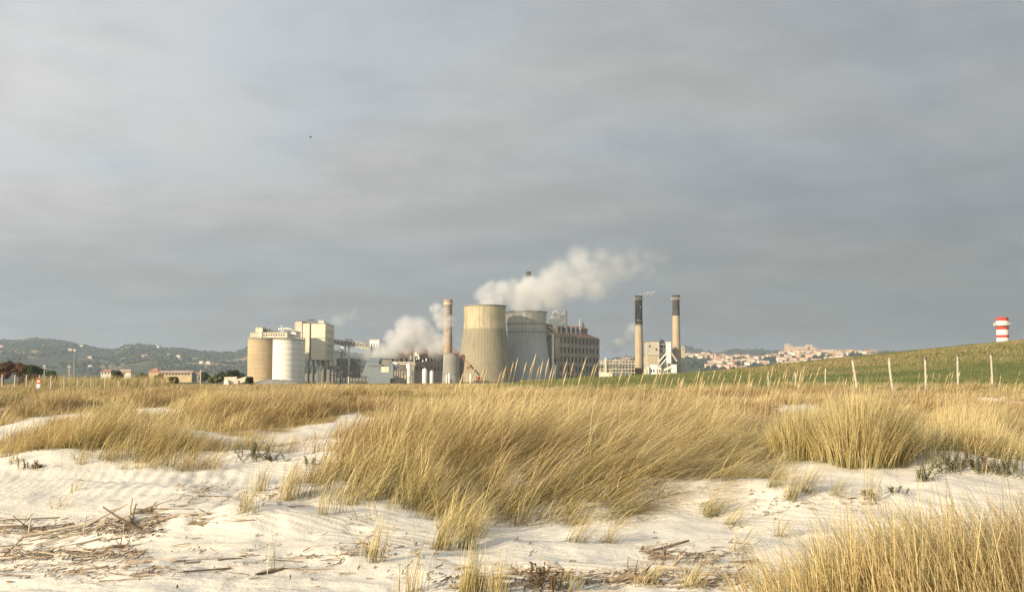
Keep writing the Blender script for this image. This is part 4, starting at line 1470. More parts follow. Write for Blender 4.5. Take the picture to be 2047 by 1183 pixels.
# ------------------------------------------------------------------ right of the hall: open frames, block, white column
rk2 = thing('open_rack', 'long cream open rack of decks and pipes left of stained chimney', 'pipe rack', (X(1232, 620), 620, ZB))
for a in np.linspace(1200, 1268, 12):
    pbox(MB(), a, a + 1.1, 720, None, 620, 0.5).build('post', 'steel_pale', rk2)
    pbox(MB(), a, a + 1.1, 720, None, 626, 0.5).build('post', 'steel_pale', rk2)
for y, m in ((720.5, 'steel_pale'), (725.5, 'cream_paint'), (730.5, 'steel'), (737, 'steel_pale'), (743.5, 'steel_pale')):
    pbox(MB(), 1198.5, 1270, y, y + 1.5, 619.6, 7).build('deck', m, rk2)
for a, y in ((1204, 733), (1222, 741), (1233, 728), (1246, 734), (1256, 740), (1212, 748), (1217, 722), (1227, 733), (1239, 739), (1251, 727), (1199, 740), (1260, 722)):
    pbox(MB(), a, a + 9, y, y + 3.4, 621, 4).build('tank_box', 'cream_clad' if a % 2 else 'steel', rk2)
pbox(MB(), 1198.5, 1224, 745, None, 618.5, 4).build('plinth_wall', 'cream_clad', rk2)
pbox(MB(), 1209, 1212.5, 715, 745, 619, 1.6).build('vertical_duct', 'cream_paint', rk2)
lb = thing('plinth_building', 'rusty low frame building round the stained chimney foot', 'building', (X(1275, 628), 628, ZB))
pbox(MB(), 1263, 1284, 735, 737, 626, 12).build('roof', 'rust_roof', lb)
for a in (1263.5, 1268, 1273, 1278, 1282.6):
    pbox(MB(), a, a + 1.3, 737, None, 626.3, 0.6).build('post', 'brick', lb)
pbox(MB(), 1264, 1283, 737, None, 629, 8).build('wall', 'steel', lb)

cbk = thing('cream_block', 'cream concrete block with two small dark openings between chimneys', 'building', (X(1307, 612), 612, ZB))
pbox(MB(), 1295, 1318.5, 682.5, 712, 612, 14).build('upper_wall', 'block_beige', cbk)
pbox(MB(), 1294, 1319.3, 681, 682.5, 611.7, 14.6).build('roof', 'steel', cbk)
pbox(MB(), 1293, 1318.5, 712, None, 611.5, 14.5).build('lower_wall', 'block_beige', cbk)
pbox(MB(), 1292.5, 1319, 708.2, 709.6, 611.3, 0.8).build('ledge', 'steel_pale', cbk)
pbox(MB(), 1295.5, 1313, 712, 725, 611.4, 0.3).build('panel', 'chimney_tan', cbk)
pbox(MB(), 1298.2, 1300.8, 689.5, 694, 611.9, 0.2).build('opening', 'glass_dark', cbk)
pbox(MB(), 1311.2, 1314.4, 696, 700.5, 611.9, 0.2).build('opening', 'glass_dark', cbk)
pbox(MB(), 1319.6, 1320.4, 673, 681, 613, 0.4).build('mast', 'steel_dark', cbk)
fx = thing('steel_scaffold', 'grey steel scaffold of decks between cream block and white column', 'steel frame', (X(1326, 614), 614, ZB))
for a in (1320.5, 1326, 1332.5):
    pbox(MB(), a, a + .9, 683, None, 614, 0.5).build('post', 'steel', fx)
    pbox(MB(), a, a + .9, 683, None, 622, 0.5).build('post', 'steel', fx)
for y in (684, 689, 696, 703, 711, 720, 729):
    pbox(MB(), 1319.6, 1333.6, y, y + 1.3, 613.7, 9).build('deck', 'steel', fx)
for a, y, b, h_, m in ((1322, 690, 1330, 5, 'steel_dark'), (1321, 698, 1326, 4.5, 'steel_pale'), (1327, 704, 1332, 6, 'steel_dark'), (1321, 713, 1331, 6, 'steel')):
    pbox(MB(), a, b, y, y + h_, 615, 5).build('vessel', m, fx)
MB().lathe((X(1324, 616), 616, Zh(684, 616)), [(1.4, 0), (1.4, .6), (.01, 1.8)], 16).build('cap', 'steel_dark', fx)
MB().beam(P(1316, 724, 611), P(1333, 704, 611), 0.7).build('inclined_duct', 'cream_clad', fx)
MB().beam(P(1318, 733, 611), P(1336, 712, 611), 0.45).build('inclined_duct', 'white_paint', fx)
wc_ = thing('white_column', 'white rectangular shaft just left of the right tan chimney', 'tower', (X(1338, 608), 608, ZB))
pbox(MB(), 1334.5, 1342, 686, 726, 608, 5).build('shaft', 'signal_white', wc_)
pbox(MB(), 1334, 1342.6, 683, 686, 607.7, 5.6).build('head', 'cream_clad', wc_)
for a in (1335, 1341):
    pbox(MB(), a, a + 1, 726, None, 608.3, 4).build('leg', 'steel_pale', wc_)
wb_ = thing('white_plant', 'low white plant building with stepped roof at cream block foot', 'building', (X(1310, 598), 598, ZB))
pbox(MB(), 1299, 1322, 734, None, 598, 9).build('wall', 'signal_white', wb_)
pbox(MB(), 1303, 1314, 729, 734, 599, 6).build('upper_wall', 'white_paint', wb_)
for a in (1301, 1306, 1313, 1318):
    pbox(MB(), a, a + 2.2, 738, 744, 597.9, 0.2).build('window', 'glass_dark', wb_)
for a, y in ((1294, 733), (1289, 737)):
    pbox(MB(), a, a + 4, y, None, 597, 4).build('annex', 'cream_clad', wb_)
wk = thing('walkway_bridge', 'sloping cream walkway from scaffold down past right chimney', 'walkway', (X(1345, 600), 600, ZB))
MB().beam(P(1322, 742, 600), P(1346, 731, 600), 1.2).build('lower_run', 'cream_clad', wk)
MB().beam(P(1341, 704, 602), P(1353, 722, 602), 0.9).build('upper_run', 'steel_pale', wk)
for a, y in ((1327, 741), (1334, 738), (1342, 734)):
    pbox(MB(), a, a + .9, y, None, 600, 0.6).build('post', 'white_paint', wk)
pbox(MB(), 1345, 1353, 728, None, 597, 5).build('landing_house', 'signal_white', wk)
for i in range(6):
    pbox(MB(), 1326 + i * 4.2, 1328 + i * 4.2, 744, None, 596, 2).build('pillar', 'cream_clad', wk)
dkt = thing('dark_machine', 'dark machine with round drums right of the right tan chimney', 'machine', (X(1365, 600), 600, ZB))
for a, y, r_ in ((1364, 733, 1.1), (1368, 739, 1.2), (1362, 741, .9)):
    MB().tube([P(a, y, 599), P(a, y, 602)], r_, 14).build('drum', 'steel_dark', dkt, True)
pbox(MB(), 1360, 1371, 743, None, 599, 4).build('base', 'steel_dark', dkt)

# ------------------------------------------------------------------ left: villa with a row of dormer windows, second roof
DV = 900
vl = thing('long_villa', 'long cream villa with terracotta roof and row of arched windows', 'building', (X(352, DV), DV, ZB))
pbox(MB(), 317, 383, 745, None, DV, 12).build('wall', 'ochre_wall', vl)
x0, x1 = X(315.5, DV), X(384.5, DV)
ze, zr = Zh(745, DV), Zh(740.3, DV)
MB().add([(x0, DV - .7, ze), (x1, DV - .7, ze), (x1, DV + 12.7, ze), (x0, DV + 12.7, ze), (x0, DV + 6, zr), (x1, DV + 6, zr)], [(0, 3, 2, 1), (0, 1, 5, 4), (2, 3, 4, 5), (1, 2, 5), (3, 0, 4)]).build('roof', 'roof_pale', vl)
for i in range(10):
    a = 319 + i * 6.3
    wn = MB()
    xx, zz = X(a + 1.2, DV), Zh(749.2, DV)
    arc = [(-.75, 0), (.75, 0), (.75, 1.0)] + [(.75 * math.cos(R(q)), 1.0 + .6 * math.sin(R(q))) for q in (45, 90, 135)] + [(-.75, 1.0)]
    wn.add([(xx + p_, DV - .06, zz + r_) for p_, r_ in arc], [tuple(range(len(arc)))])
    wn.add([(xx + p_, DV + .02, zz + r_) for p_, r_ in arc], [tuple(range(len(arc)))[::-1]])
    wn.build('window', 'glass_dark', vl)
pbox(MB(), 384, 399, 747, None, DV + 3, 9).build('side_wing', 'steel', vl)
x0, x1 = X(383.5, DV), X(400, DV)
pbox(MB(), 383.6, 399.8, 744, 747, DV + 2.5, 10).build('wing_roof', 'roof_clay', vl)
vt = thing('tower_house', 'square house with pointed terracotta roof left of the long villa', 'house', (X(306, DV + 6), DV + 6, ZB))
pbox(MB(), 297, 316, 742.5, None, DV + 6, 9).build('wall', 'ochre_wall', vt)
x0, x1 = X(295, DV + 6), X(318, DV + 6)
ze, zr = Zh(742.5, DV + 6), Zh(734.3, DV + 6)
MB().add([(x0, DV + 5, ze), (x1, DV + 5, ze), (x1, DV + 16, ze), (x0, DV + 16, ze), ((x0 + x1) / 2 + 1, DV + 10.5, zr)], [(0, 3, 2, 1), (0, 1, 4), (1, 2, 4), (2, 3, 4), (3, 0, 4)]).build('roof', 'terracotta', vt)
for i, (a, b, lab) in enumerate(((200, 222, 'low house with faded pink tile roof at left, behind fence'), (232, 262, 'low house with wide faded pink roof beside dark bush'))):
    t = thing('low_house', lab, 'house', (X((a + b) / 2, 860), 860, ZB))
    pbox(MB(), a + 1, b - 1, 743, None, 860, 9).build('wall', 'house_white', t)
    x0, x1 = X(a, 860), X(b, 860)
    ze, zr = Zh(743, 860), Zh(737.8, 860)
    MB().add([(x0, 859, ze), (x1, 859, ze), (x1, 870, ze), (x0, 870, ze), (x0 + 2, 864.5, zr), (x1 - 2, 864.5, zr)], [(0, 3, 2, 1), (0, 1, 5, 4), (2, 3, 4, 5), (1, 2, 5), (3, 0, 4)]).build('roof', 'roof_pale' if i else 'roof_clay', t)
    for j in range(3):
        pbox(MB(), a + 3 + j * 6, a + 5.4 + j * 6, 744.5, 748, 859.9, .15).build('window', 'glass_dark', t)

# low concrete ruin and rubble in front of the silos
ru = thing('concrete_ruin', 'pale broken concrete slab and wall stub left of the silos', 'ruin', (X(460, 190), 190, 0.9))
MB().prism([P(446, 770, 190), P(458, 770, 190), P(458, 770, 193), P(446, 770, 193)], [P(449, 759.5, 190), P(455, 759, 190), P(455, 759, 193), P(449, 759.5, 193)]).build('wall_stub', 'white_paint', ru)
MB().beam(P(449, 761.5, 191), P(474, 760.5, 191), 0.5, 1.4).build('slab', 'peeled', ru)
MB().beam(P(474, 762, 190), P(494, 756.5, 190), 0.25, 0.8).build('slab', 'peeled', ru)
MB().prism([P(466, 770, 190), P(480, 770, 190), P(480, 770, 192), P(466, 770, 192)], [P(468, 763, 190), P(478, 762, 190), P(478, 762, 192), P(468, 763, 192)]).build('wall_stub', 'peeled', ru)
MB().beam(P(478, 770, 190), P(478, 761, 190), 0.25).build('prop', 'steel_dark', ru)
hv = np.array([[(X(505 + 95 * i / 40, 330 + 3 * j) , 330 + 3.0 * j, 0.5 + (Zh(757.5, 330) - .5) * max(0, math.sin(math.pi * i / 40)) ** .6 * max(0, math.sin(math.pi * j / 10)) ** .5 * (0.85 + .3 * vnoise(np.array([i * .3]), np.array([j * .5]), 3)[0])) for i in range(41)] for j in range(11)])
gm = grid_mesh('spoil_mound', hv, 'gravel')
tag(gm, 'low grey spoil mound at the foot of the silos', 'mound', kind='structure')

# ------------------------------------------------------------------ trees and bushes
def leaf_cloud(name, centers, radii, n, size, mat, parent, seed, flat=0.85):
    r = np.random.default_rng(seed)
    centers, radii = np.array(centers, float), np.array(radii, float)
    wgt = radii ** 2
    pick = r.choice(len(centers), n, p=wgt / wgt.sum())
    d = r.normal(size=(n, 3))
    d /= np.linalg.norm(d, axis=1)[:, None]
    rr = radii[pick] * (0.55 + 0.5 * r.random(n))
    p = centers[pick] + d * rr[:, None] * np.array([1, 1, flat])
    a = r.normal(size=(n, 3))
    a /= np.linalg.norm(a, axis=1)[:, None]
    b = np.cross(a, d)
    b /= np.linalg.norm(b, axis=1)[:, None] + 1e-9
    s = size * (0.6 + 0.8 * r.random(n))[:, None]
    V = np.stack([p - a * s, p - b * s * .6, p + a * s, p + b * s * .6], 1)
    o0 = np.array(world_of(parent))
    V = V - o0
    o = np_mesh(name, V.reshape(-1, 3), np.arange(n * 4), np.arange(n) * 4, np.full(n, 4), mat)
    o.parent = parent
    return o


def tree(name, label, px, D, top, wpx, mat, n, size, seed, cat='tree', group=None, squat=0.9, base=None):
    r = random.Random(seed)
    b = Vector((X(px, D), D, base if base is not None else hz1(X(px, D), D) - 0.1))
    t = thing(name, label, cat, b, group)
    h = Zh(top, D) - b.z
    W = wpx * D / F
    trunk = MB()
    ch = h * 0.42
    trunk.tube([b, b + Vector((r.uniform(-.1, .1) * h * .3, 0, ch * .6)), b + Vector((r.uniform(-.1, .1) * h * .4, 0, h * .75))], [h * .045, h * .035, h * .012], 7)
    cs, rs = [], []
    for i in range(9):
        a = r.uniform(0, 2 * math.pi)
        q = r.uniform(0.1, 0.36) * W
        zc = r.uniform(0.40, 0.80) * h
        cpt = b + Vector((math.cos(a) * q, math.sin(a) * q, zc))
        cs.append(cpt)
        rs.append(r.uniform(0.16, 0.24) * min(W * 1.1, h * 1.3))
        trunk.tube([b + Vector((0, 0, ch * r.uniform(.5, 1.0))), cpt], [h * .018, h * .006], 5)
    cs.append(b + Vector((0, 0, h * .72)))
    rs.append(.26 * min(W, h * 1.2))
    trunk.build('trunk', 'bark', t)
    leaf_cloud('crown', cs, rs, n, size, mat, t, seed, squat)
    return t


tree('evergreen_tree', 'dark evergreen tree at far left behind the fence', 62, 260, 724, 36, 'leaf_pine', 2600, .22, 1)
tree('evergreen_tree', 'dark evergreen tree right of the leftmost evergreen, behind the sign', 80, 270, 731, 26, 'leaf_pine', 1800, .22, 2)
tree('evergreen_tree', 'low dark evergreen between warning sign and thin yellow pole', 104, 280, 738, 28, 'leaf_pine', 1500, .22, 3)
tree('evergreen_tree', 'dark round bush beside the left low houses', 236, 300, 738, 26, 'leaf_pine', 1700, .22, 4, 'bush')
tree('round_tree', 'round olive green tree right of the utility pole', 458, 330, 740, 50, 'leaf_pine', 3200, .26, 5)
tree('round_tree', 'broad brownish olive tree just right of utility pole', 432, 300, 748, 34, 'leaf_olive', 2400, .24, 6)
tree('round_tree', 'green tree close behind the utility pole', 408, 360, 742, 26, 'leaf_pine', 1800, .26, 7)
tree('round_tree', 'dark green tree against the tan silo edge', 482, 380, 745, 30, 'leaf_pine', 1600, .26, 8)
tree('twiggy_bush', 'dark twiggy bush in front of the tan silo foot', 497, 185, 752, 22, 'leaf_pine', 1200, .13, 9, 'bush')
tree('dry_tamarisk', 'rust brown tamarisk bush at the left picture edge', 6, 150, 719, 40, 'leaf_rust', 3600, .12, 10, 'bush', 'tamarisk bushes')
tree('dry_tamarisk', 'rust brown tamarisk with a thin crown, second from left', 38, 155, 716, 34, 'leaf_rust', 2800, .12, 11, 'bush', 'tamarisk bushes')
tree('dry_tamarisk', 'low reddish brown tamarisk behind the left fence posts', 55, 140, 748, 40, 'leaf_rust', 2000, .10, 12, 'bush', 'tamarisk bushes')
tree('dry_tamarisk', 'pinkish brown low scrub bush behind the warning sign', 106, 140, 752, 34, 'leaf_rust', 1800, .10, 13, 'bush', 'tamarisk bushes')
tree('scrub_bush', 'olive scrub bush left of villa, breaking the roof line', 318, 240, 747, 24, 'leaf_olive', 1500, .18, 14, 'bush')
tree('scrub_bush', 'low olive scrub bush in front of the long villa', 347, 230, 753, 36, 'leaf_olive', 1700, .16, 15, 'bush')
tree('scrub_bush', 'olive scrub bush between left low houses and villa', 282, 240, 745, 34, 'leaf_olive', 1700, .18, 16, 'bush')

# ------------------------------------------------------------------ poles, fences, sign
def wood_post(px, top, bot, D, label, group, wpx, lean=0.0, dark=False):
    b = Vector((X(px, D), D, 0))
    zg = float(bank_z(np.array([b.x]), np.array([D]))[0]) if b.x > 0 and D > 50 else hz1(b.x, D)
    zt = Zh(top, D)
    b.z = min(zg, zt - 1.0) - 0.25
    r_ = wpx * D / F / 2
    t = thing('fence_post', label, 'post', b, group)
    tx = b.x + lean
    hh_ = zt - b.z
    rr_ = random.Random(int(px))
    pts = [b]
    for f in (.25, .5, .75, .97, 1.0):
        pts.append(Vector((b.x + lean * f + rr_.uniform(-.02, .02), D, b.z + hh_ * f)))
    MB().tube(pts, [r_ * 1.05, r_ * 1.0, r_ * .96, r_ * .92, r_ * .9, r_ * .55], 9).build('stake', 'post_wood', t, True)
    if dark:
        MB().tube([pts[-2] - Vector((0, 0, .05)), pts[-1] + Vector((0.02, 0, .02))], [r_ * 1.15, r_ * .8], 8).build('lichen_cap', 'soot', t)
    return t, pts


ORD = ['first', 'second', 'third', 'fourth', 'fifth', 'sixth', 'seventh', 'eighth', 'ninth']
rp = [(1714, 720, 50, -.20, False, 5.2), (1785, 715, 51, -.16, False, 5.4), (1850, 714.5, 52, .02, True, 4.6), (1915, 708.5, 53, .02, True, 4.6), (1984, 706, 54, -.02, True, 4.4)]
posts_r = []
for i, (px, top, D, ln, dk, wp) in enumerate(rp):
    posts_r.append(wood_post(px, top, 775, D, f'{["pale tilted", "pale tilted", "blotched", "blotched dark-topped", "dark-topped"][i]} wooden post, {ORD[i]} tall one from left before green bank', 'fence posts before the green bank', wp, ln, dk))
for i, (px, top, D, ln) in enumerate([(1535, 742, 66, .03), (1590, 740.5, 62, 0.0), (1649, 733.5, 57, .06)]):
    wood_post(px, top, 760, D, f'short dark wooden post half lost in grass, {ORD[i]} from left on bank foot', 'short posts at the bank foot', 3.0, ln, True)
lp = [(5, 748.5, 100), (30, 748.5, 101), (53, 749, 102), (78, 749.5, 104), (102, 751, 90), (129, 753.5, 92), (155, 756, 96), (182, 755, 100), (210, 759, 104), (238, 761, 108)]
LORD = ORD + ['tenth']
for i, (px, top, D) in enumerate(lp):
    wood_post(px, top, 778, D, f'pale wooden fence post, {LORD[i]} from the left picture edge', 'fence posts at left', 3.0 if i < 6 else 2.2, random.uniform(-.04, .04))
st = thing('leaning_stay', 'thin pale stay leaning between the left fence posts', 'post', (X(160, 95), 95, 0.9))
MB().tube([P(161, 776, 95), P(174, 758, 95)], 0.035, 6).build('stake', 'post_wood', st)

sg = thing('warning_sign', 'red and white warning sign over pale blue panel on left fence', 'sign', (X(77, 88), 88, 0.8))
k = 88 / F
sx = X(77, 88)
MB().tube([(sx, 88.05, .8), (sx, 88.05, Zh(756, 88))], 0.03, 8).build('pole', 'steel', sg)
ub = MB().box((sx, 88, Zh(766.2, 88)), (7.6 * k, .02, Zh(757, 88) - Zh(766.2, 88))).build('board', 'red_paint', sg)
MB().box((sx, 87.985, Zh(763.6, 88)), (5.2 * k, .006, Zh(759.8, 88) - Zh(763.6, 88))).build('white_bar', 'signal_white', ub)
lo_ = MB().box((sx - .01, 88, Zh(776, 88)), (8.2 * k, .02, Zh(766.6, 88) - Zh(776, 88))).build('board', 'blue_sheet', sg)
for y, w_ in ((768.5, 5.6), (770.6, 4.6), (772.8, 5.2)):
    MB().box((sx, 87.985, Zh(y + .9, 88)), (w_ * k, .006, .9 * k)).build('white_bar', 'signal_white', lo_)

for px, top, D, r_, lab in ((138, 728.5, 230, .16, 'short thick pale pole behind the left fence'), (147, 706, 420, .10, 'tall thin yellowish pole before the left hill'), (401, 738, 260, .17, 'wooden utility pole right of the long villa'), (88, 731, 250, .12, 'thin pole with pale lamp right of the dark evergreens')):
    b = Vector((X(px, D), D, 0.6))
    t = thing('utility_pole', lab, 'pole', b)
    MB().tube([b, Vector((b.x, D, Zh(top, D)))], [r_, r_ * .8], 8).build('mast', 'post_wood', t, True)
    if px != 147:
      MB().beam((b.x - .5, D - .1, Zh(top, D) - .5), (b.x + .5, D - .1, Zh(top, D) - .5), 0.10).build('crossarm', 'post_wood', t)
    if px == 88:
        MB().box((b.x, D, Zh(top, D) - .1), (.4, .2, .2)).build('lamp_head', 'signal_white', t)

# ------------------------------------------------------------------ grass
def blades(name, label, roots, L, th0, th1, az, width, seg, green, mat, cat='grass', kind='stuff', surf=H, origin=None, twist=0.5, patch=1.0, broken=.12):
    """roots (n,2); other arrays (n,) per blade. Angles are measured from the vertical."""
    n = len(roots)
    bk = rng.random(n) < broken            # snapped and flattened stems
    az = np.where(bk, az + rng.normal(0, .9, n), az)
    th1 = np.where(bk, th1 + rng.random(n) * .9, th1)
    x0, y0 = roots[:, 0], roots[:, 1]
    z0 = surf(x0, y0) - 0.02
    p = np.stack([x0, y0, z0], -1)
    dirh = np.stack([np.cos(az), np.sin(az), np.zeros(n)], -1)
    sa = az + np.pi / 2 + rng.normal(0, twist, n)
    side = np.stack([np.cos(sa), np.sin(sa), np.zeros(n)], -1)
    lev, ts = [], []
    for k in range(seg + 1):
        t = k / seg
        if k < seg:
            wv = width * (1 - 0.65 * t) / 2
            lev += [p - side * wv[:, None], p + side * wv[:, None]]
            ts += [t, t]
        else:
            lev.append(p)
            ts.append(1.0)
        th = th0 + (th1 - th0) * ((k + 0.5) / seg) ** 1.1
        step = (L / seg)[:, None]
        p = p + step * (np.sin(th)[:, None] * dirh + np.cos(th)[:, None] * np.array([0, 0, 1.0]))
    V = np.stack(lev, 1)                       # n, 2*seg+1, 3
    m = 2 * seg + 1
    base = (np.arange(n) * m)[:, None]
    quads = np.array([[2 * k, 2 * k + 1, 2 * k + 3, 2 * k + 2] for k in range(seg - 1)]).reshape(-1)
    tri = np.array([2 * seg - 2, 2 * seg - 1, 2 * seg])
    pat = np.concatenate([quads, tri])
    loops = (base + pat[None]).ravel()
    tot = np.tile(np.array([4] * (seg - 1) + [3]), n)
    st = np.concatenate([[0], np.cumsum(tot)[:-1]])
    Vf = V.reshape(-1, 3)
    if origin is not None:
        Vf = Vf - np.array(origin)
    o = np_mesh(name, Vf, loops, st, tot, mat)
    rnd = np.repeat(rng.random(n), m)
    gr = np.repeat(np.clip(green, 0, 1), m)
    pa = np.repeat(fbm(x0 * .35 + 7, y0 * .22, 1201, 3) * patch + .5 * (1 - patch) + rng.normal(0, .05, n), m)
    set_color_attr(o, 'gc', np.stack([np.tile(np.array(ts), n), rnd, gr, pa], -1))
    if origin is not None:
        o.location = origin
    tag(o, label, cat, kind=kind)
    return o


def tufted(centers, per, r):
    n = len(centers)
    c = np.repeat(centers, per, 0)
    off = rng.normal(0, 1, (n * per, 2)) * r
    return c + off, off, np.repeat(np.arange(n), per)


def edge_dist(x, y, poly):
    d = np.full(len(x), 1e9)
    for i in range(len(poly)):
        ax_, ay_ = poly[i]
        bx_, by_ = poly[(i + 1) % len(poly)]
        vx, vy = bx_ - ax_, by_ - ay_
        t_ = np.clip(((x - ax_) * vx + (y - ay_) * vy) / (vx * vx + vy * vy + 1e-9), 0, 1)
        d = np.minimum(d, np.hypot(x - ax_ - t_ * vx, y - ay_ - t_ * vy))
    return d


def clump(name, label, poly, ntuft, per, L, Lsd, lean, bend, az, azsd, width, seg, green, mat, tuft_r=.07, spread=0.5, lean_fn=None, green_fn=None, thin=0.0, edge=.9):
    c = sample_poly(poly, ntuft)
    ed = edge_dist(c[:, 0], c[:, 1], poly)
    c = c[rng.random(len(c)) < .30 + .70 * sstep(0, .55, ed)]
    c = c + rng.normal(0, .10, c.shape)
    if thin:
        keep = fbm(c[:, 0] * 1.1 + 9, c[:, 1] * 1.1, 333, 3) > thin
        c = c[keep]
    roots, off, ti = tufted(c, per, tuft_r)
    n = len(roots)
    edl = (.46 + .54 * sstep(-.1, edge, edge_dist(c[:, 0], c[:, 1], poly)))[ti]
    tl = rng.normal(0, .15, len(c))[ti]
    taz = rng.normal(0, azsd * .5, len(c))[ti]
    le = np.full(n, lean) + tl
    be = np.full(n, bend) + tl * 1.5
    if lean_fn is not None:
        dl, db = lean_fn(roots[:, 0], roots[:, 1])
        le, be = le + dl, be + db
    th0 = le + rng.normal(0, .17, n)
    th1 = be + rng.normal(0, .27, n)
    a = az + taz + rng.normal(0, azsd, n)
    # blades splay out of their tuft
    vx = np.cos(a) * np.sin(np.abs(th1)) + spread * off[:, 0] / tuft_r * .35
    vy = np.sin(a) * np.sin(np.abs(th1)) + spread * off[:, 1] / tuft_r * .35
    a2 = np.arctan2(vy, vx)
    LL = np.clip(rng.normal(L, Lsd, n) * (1 + rng.normal(0, .14, len(c))[ti]), .25 * L, 1.6 * L) * edl
    w = width * (0.7 + .6 * rng.random(n))
    g = np.full(n, green)
    if green_fn is not None:
        g = green_fn(roots[:, 0], roots[:, 1])
    g = g + rng.normal(0, .18, len(c))[ti] + rng.normal(0, .12, n)
    return blades(name, label, roots, LL, np.maximum(th0, .02), th1, a2, w, seg, g, mat, patch=.55)


mp = np.array(CLUMPS['middle'])
mxl, mxr, myl, myh = mp[:, 0].min(), mp[:, 0].max(), mp[:, 1].min(), mp[:, 1].max()


def mid_lean(x, y):
    a = np.clip((x - mxl) / (mxr - mxl), 0, 1)
    b = np.clip((y - myl) / (myh - myl), 0, 1)
    f = sstep(.18, .62, a) * (1 - .72 * sstep(.20, .80, b))
    v = .22 * (fbm(x * .8, y * .8, 404, 2) - .5)
    return .62 * f + v, .84 * f + v * 1.6


def mid_green(x, y):
    b = np.clip((y - myl) / (myh - myl), 0, 1)
    return .16 + .30 * sstep(.35, .0, b) + .5 * (fbm(x * .6, y * .6, 505, 3) - .5)


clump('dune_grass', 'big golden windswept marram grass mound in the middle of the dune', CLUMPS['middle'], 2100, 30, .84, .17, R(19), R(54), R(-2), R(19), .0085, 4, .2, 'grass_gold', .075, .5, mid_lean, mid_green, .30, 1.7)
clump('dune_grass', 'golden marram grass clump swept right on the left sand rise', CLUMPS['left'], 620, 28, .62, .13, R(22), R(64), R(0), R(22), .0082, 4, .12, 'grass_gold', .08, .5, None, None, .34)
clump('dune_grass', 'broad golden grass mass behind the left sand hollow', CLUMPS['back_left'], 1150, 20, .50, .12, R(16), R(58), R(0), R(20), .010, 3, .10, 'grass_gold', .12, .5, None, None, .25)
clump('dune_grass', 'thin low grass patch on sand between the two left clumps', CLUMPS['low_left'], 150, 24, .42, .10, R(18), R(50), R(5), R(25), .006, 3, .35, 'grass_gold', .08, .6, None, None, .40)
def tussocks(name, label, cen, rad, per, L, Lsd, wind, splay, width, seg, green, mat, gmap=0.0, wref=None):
    """rounded tussocks: blades fan out from each centre and bend with the wind"""
    n = len(cen)
    rad = np.broadcast_to(rad, (n,))
    ti = np.repeat(np.arange(n), per)
    m = len(ti)
    a = rng.random(m) * 2 * np.pi
    q = np.sqrt(rng.random(m)) * (1 + rng.normal(0, .12, m))
    rel = np.stack([np.cos(a) * q, np.sin(a) * q], -1)
    roots = cen[ti] + rel * rad[ti][:, None] * np.array([1.0, .8])
    wv = (wind + rng.normal(0, .10, n))[ti]
    vx = wv + splay * rel[:, 0] + rng.normal(0, .16, m)
    vy = splay * rel[:, 1] + rng.normal(0, .16, m)
    mag = np.hypot(vx, vy)
    LL = np.clip(rng.normal(L, Lsd, m), .3 * L, 1.6 * L) * (1 - .40 * np.clip(q, 0, 1) ** 2) * (.75 + .5 * rng.random(n))[ti]
    w = width * (.7 + .6 * rng.random(m))
    if wref:
        w = w * (roots[:, 1] / wref) ** .8
    g = green + rng.normal(0, .16, n)[ti] + rng.normal(0, .12, m) + gmap * (fbm(roots[:, 0] * .09, roots[:, 1] * .06, 808, 3) - .5)
    return blades(name, label, roots, LL, np.clip(.35 * mag, .02, .8), np.clip(mag * 1.35, 0, 1.75), np.arctan2(vy, vx), w, seg, g, mat)


_f = G(1672, 905)
_g = G(1730, 918)
_h = G(1610, 915)
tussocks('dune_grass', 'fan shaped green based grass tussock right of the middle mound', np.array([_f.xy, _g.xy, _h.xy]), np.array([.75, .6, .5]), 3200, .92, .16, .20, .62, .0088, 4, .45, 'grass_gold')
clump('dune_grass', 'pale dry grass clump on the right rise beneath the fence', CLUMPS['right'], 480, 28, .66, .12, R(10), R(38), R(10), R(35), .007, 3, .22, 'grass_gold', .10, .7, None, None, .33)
# the tussock standing close to the camera at lower right leans to the left
front = [(1.45, 7.0), (1.75, 7.9), (2.45, 8.45), (3.4, 8.75), (4.3, 8.9), (5.2, 9.2), (5.4, 6.4), (3.2, 5.8), (1.9, 6.2)]


def front_lean(x, y):
    f = .9 * (fbm(x * .9 + 4, y * .9, 606, 2) - .5)
    return f, f * 1.6


clump('dune_grass', 'tall golden grass tussock nearest the camera at lower right', front, 900, 22, .66, .15, R(20), R(46), R(168), R(36), .0075, 5, .26, 'grass_gold', .075, .9, front_lean, None, .30)

